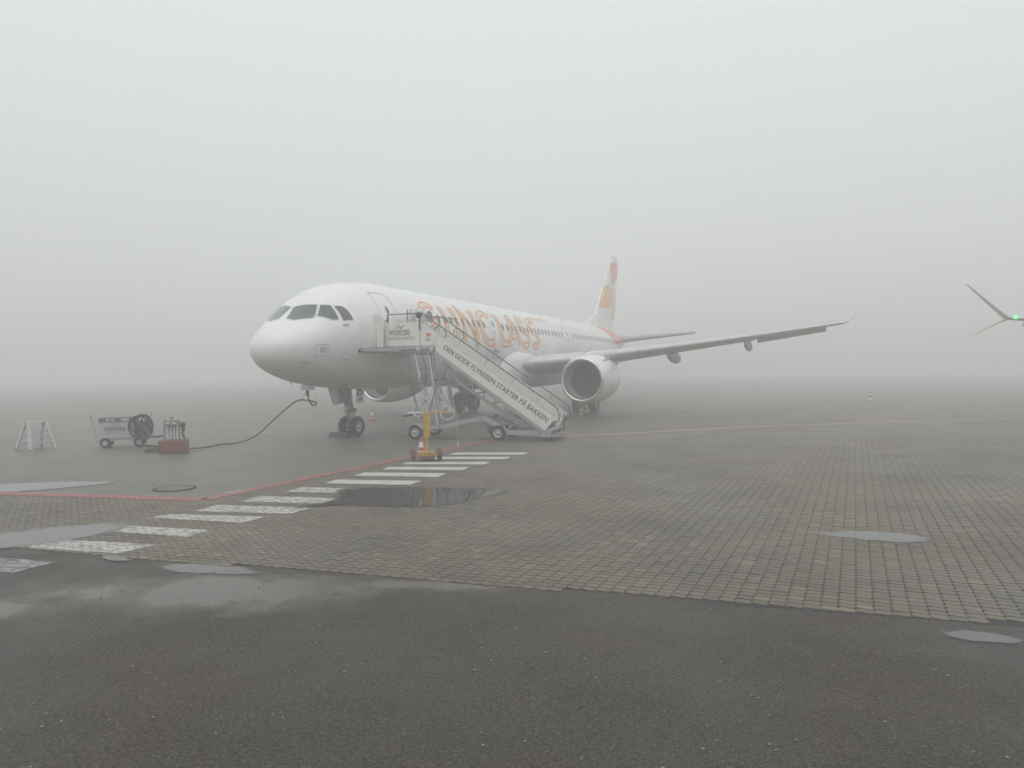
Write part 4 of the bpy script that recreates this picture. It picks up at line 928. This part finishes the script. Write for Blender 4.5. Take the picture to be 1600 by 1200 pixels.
# ================================================================== GROUND POWER CART
gc=empty('ground_power_cart',(-13.12,24.55,0),R(20),'pale wheeled ground power cart with coiled black cables at its end','power cart')
m=MB(); m.box((-.55,-.35,.30),(.50,.35,.84),bev=.02); bd=m.build('body',M['cart'],gc)
m=MB(); m.box((-.56,-.36,.845),(.54,.36,.99),bev=.012); m.build('roof',M['cartdark'],gc)
for x0,x1 in ((-.34,-.24),(-.19,-.10),(.10,.34)): m=MB(); m.box((x0,-.366,.87),(x1,-.361,.965)); m.build('vent_window',M['cart'],gc)
lettering('lettering','widerøe',(-.40,-.356,.55),(1,0,0),(0,0,1),.62,M['txt'],bd,height=.19)
lettering('lettering','GROUND HANDLING',(-.38,-.356,.485),(1,0,0),(0,0,1),.58,M['txtgrey'],bd,height=.028)
m=MB(); L_=[(-.10,.79),(-.04,.80),(.0,.755),(.04,.80),(.10,.79),(.03,.77),(.01,.725),(-.01,.725),(-.03,.77)]; m.add([(x-.02,-.357,z) for x,z in L_],[tuple(range(len(L_)))]); m.build('bird_emblem',M['txtgrey'],bd)
m=MB(); m.bar((-.62,-.28,.26),(.9,-.28,.26),.07,.07); m.bar((-.62,.28,.26),(.9,.28,.26),.07,.07); m.build('chassis',M['cart'],gc)
for x in (-.38,.62):
    for y in (-.33,.33): wheel(gc,(x,y,.165),(0,1,0),.165,.12,.085,22)
m=MB(); m.tube([(-.68,-.1,.30),(-.70,-.1,.55),(-.82,-.1,1.05)],.03,8); m.tube([(-.86,-.2,1.05),(-.78,0,1.05)],.02,6); m.tube([(-.6,-.1,.28),(-.78,-.1,.18)],.028,6); m.build('tow_handle',M['cart'],gc)
m=MB(); m.box((.52,-.30,.36),(.95,.30,.86),bev=.03); m.build('cable_box',M['cartdark'],gc)
for i,(cx,rx,rz,cz,ph) in enumerate(((.62,.30,.36,.68,.1),(.72,.22,.34,.74,.5),(.80,.26,.40,.66,.9),(.70,.34,.30,.76,1.4),(.86,.16,.36,.70,2.0))):
    m=MB(); m.tube([(cx+rx*math.cos(2*PI*k/22),-.40-.03*i+.02*math.sin(4*PI*k/22+ph),cz+rz*math.sin(2*PI*k/22)) for k in range(22)],.024,7,closed=True); m.build('cable_coil',M['rubber'],gc)
m=MB(); m.tube([(.95,-.2,.95),(1.0,-.2,1.1),(.98,-.2,1.16)],.018,6); m.tube([(.80,-.2,.95),(.82,-.2,1.14)],.018,6); m.build('cable_hook',M['galv'],gc)

# ================================================================== POWER PIT UNIT ON RED BLOCK
hy=empty('power_outlet_unit',(-10.31,22.38,0),R(22),'grey power outlet unit standing on a red concrete block','power outlet')
m=MB(); m.box((-.415,-.27,0),(.415,.27,.40),bev=.02); m.build('block',M['block'],hy)
m=MB(); m.box((-.29,.0,.40),(.17,.22,1.02),bev=.012); m.build('back_box',M['steel'],hy)
for x in (-.17,-.08,.01,.10): m=MB(); m.tube([(x,-.06,.42),(x,-.06,.86)],.042,10); m.build('conduit',M['ladder'],hy)
for x,r,z in ((-.15,.07,.88),(.02,.08,.87)): m=MB(); m.lathe([(0,.001),(0,r),(.10,r),(.14,.001)],(x,-.12,z),(0,-1,.1),14); m.build('socket',M['steel'],hy)
m=MB(); m.lathe([(-.09,.001),(-.09,.085),(.09,.085),(.09,.001)],(.25,-.02,.86),(0,1,0),16); m.lathe([(-.07,.001),(-.07,.06),(.07,.06),(.07,.001)],(.27,-.02,.72),(0,1,0),14); m.build('plug_housing',M['cartdark'],hy)
m=MB(); m.tube([(.27,-.02,.72),(.24,-.04,.6),(.30,-.05,.42)],.03,8); m.build('short_cable',M['rubber'],hy)
m=MB(); m.lathe([(0,.02),(.04,.02),(.04,.045),(.07,.045),(.09,.02),(.09,.001)],(-.06,.1,1.0),(0,0,1),12); m.build('beacon',M['cartdark'],hy)
# ---- cables
def catmull(P,n=8):
    P=[Vector(p) for p in P]; o=[]
    for i in range(len(P)-1):
        p0,p1,p2,p3=P[max(i-1,0)],P[i],P[i+1],P[min(i+2,len(P)-1)]
        for j in range(n):
            t=j/n; o.append(.5*((2*p1)+(p2-p0)*t+(2*p0-5*p1+4*p2-p3)*t*t+(3*p1-p0-3*p2+p3)*t**3))
    o.append(P[-1]); return o
cabm=bpy.data.materials.new('banded_cable'); cabm.use_nodes=True; t=cabm.node_tree; b=t.nodes['Principled BSDF']; b.inputs['Roughness'].default_value=.5
wv=t.nodes.new('ShaderNodeTexWave'); wv.inputs['Scale'].default_value=3.2; wv.bands_direction='DIAGONAL'; tc_=t.nodes.new('ShaderNodeTexCoord'); t.links.new(tc_.outputs['Object'],wv.inputs['Vector'])
cr=t.nodes.new('ShaderNodeValToRGB'); cr.color_ramp.interpolation='CONSTANT'; cr.color_ramp.elements[0].color=(.035,.034,.03,1); cr.color_ramp.elements[1].position=.7; cr.color_ramp.elements[1].color=(.24,.20,.09,1); t.links.new(wv.outputs['Fac'],cr.inputs[0]); t.links.new(cr.outputs[0],b.inputs['Base Color'])
plug=aw(-2.6,0,1.82)
def rel(dx,dy,z): return (plug.x+dx,plug.y+dy,z)
PATH=[(-9.95,22.7,.10),(-9.9,23.6,.04),(-9.85,24.6,.035),(-9.3,25.1,.06),(-8.75,25.2,.30),(-8.3,25.2,.70),(-7.9,25.2,1.12),(-7.62,25.25,1.36),(-7.38,25.3,1.47),(-7.15,25.35,1.45),(-6.92,25.4,1.40),(-6.85,25.42,1.33),(-6.95,25.45,1.27),(-7.05,25.43,1.34),(-7.12,25.4,1.55),(-7.14,25.38,1.85)]
PATH=[(plug.x+(x+7.14),plug.y+(y-25.38),z) if i>5 else (x,y,z) for i,(x,y,z) in enumerate(PATH)]
m=MB(); m.tube(catmull(PATH,8),.028,8); pc=m.build('power_cable',cabm); tag(pc,'yellow and black banded cable rising to the aircraft nose','power cable')
m=MB(); m.tube([PATH[-1],Vector(PATH[-1])-Vector((.0,.0,.25))],.055,8); m.build('plug',M['rubber'],pc)
m=MB(); m.tube([Vector(PATH[8]),Vector(PATH[-1])+Vector((-.05,0,-.1))],.008,5); m.build('lanyard',M['rubber'],pc)
m=MB(); m.tube(catmull([(-12.35,24.1,.85),(-11.95,23.8,.72),(-11.4,23.2,.45),(-10.75,22.75,.50),(-10.5,22.65,.55)],8),.032,8); o=m.build('power_cable',M['rubber']); tag(o,'black cable drooping from the power cart to the outlet unit','power cable')
m=MB(); m.tube(catmull([(-12.3,24.4,.05),(-11.6,24.1,.035),(-11.0,23.6,.035),(-11.5,23.1,.035),(-11.2,22.5,.035),(-10.7,22.25,.06)],8),.032,8); o=m.build('power_cable',M['rubber']); tag(o,'black cable looped on the ground left of the red block','power cable')

# ================================================================== HAZE
hz=MB(); hz.box((-600,-600,-1.0),(600,600,13.2)); haze=hz.build('haze',M['paint']); haze['kind']='stuff'; haze['label']='thin grey fog lying over the whole apron'
vm=bpy.data.materials.new('fog'); vm.use_nodes=True; t=vm.node_tree; t.nodes.clear(); o_=t.nodes.new('ShaderNodeOutputMaterial'); pv=t.nodes.new('ShaderNodeVolumePrincipled')
pv.inputs['Color'].default_value=(.955,.965,.96,1); pv.inputs['Density'].default_value=.0118; pv.inputs['Anisotropy'].default_value=.2
t.links.new(pv.outputs[0],o_.inputs['Volume']); haze.data.materials.clear(); haze.data.materials.append(vm)
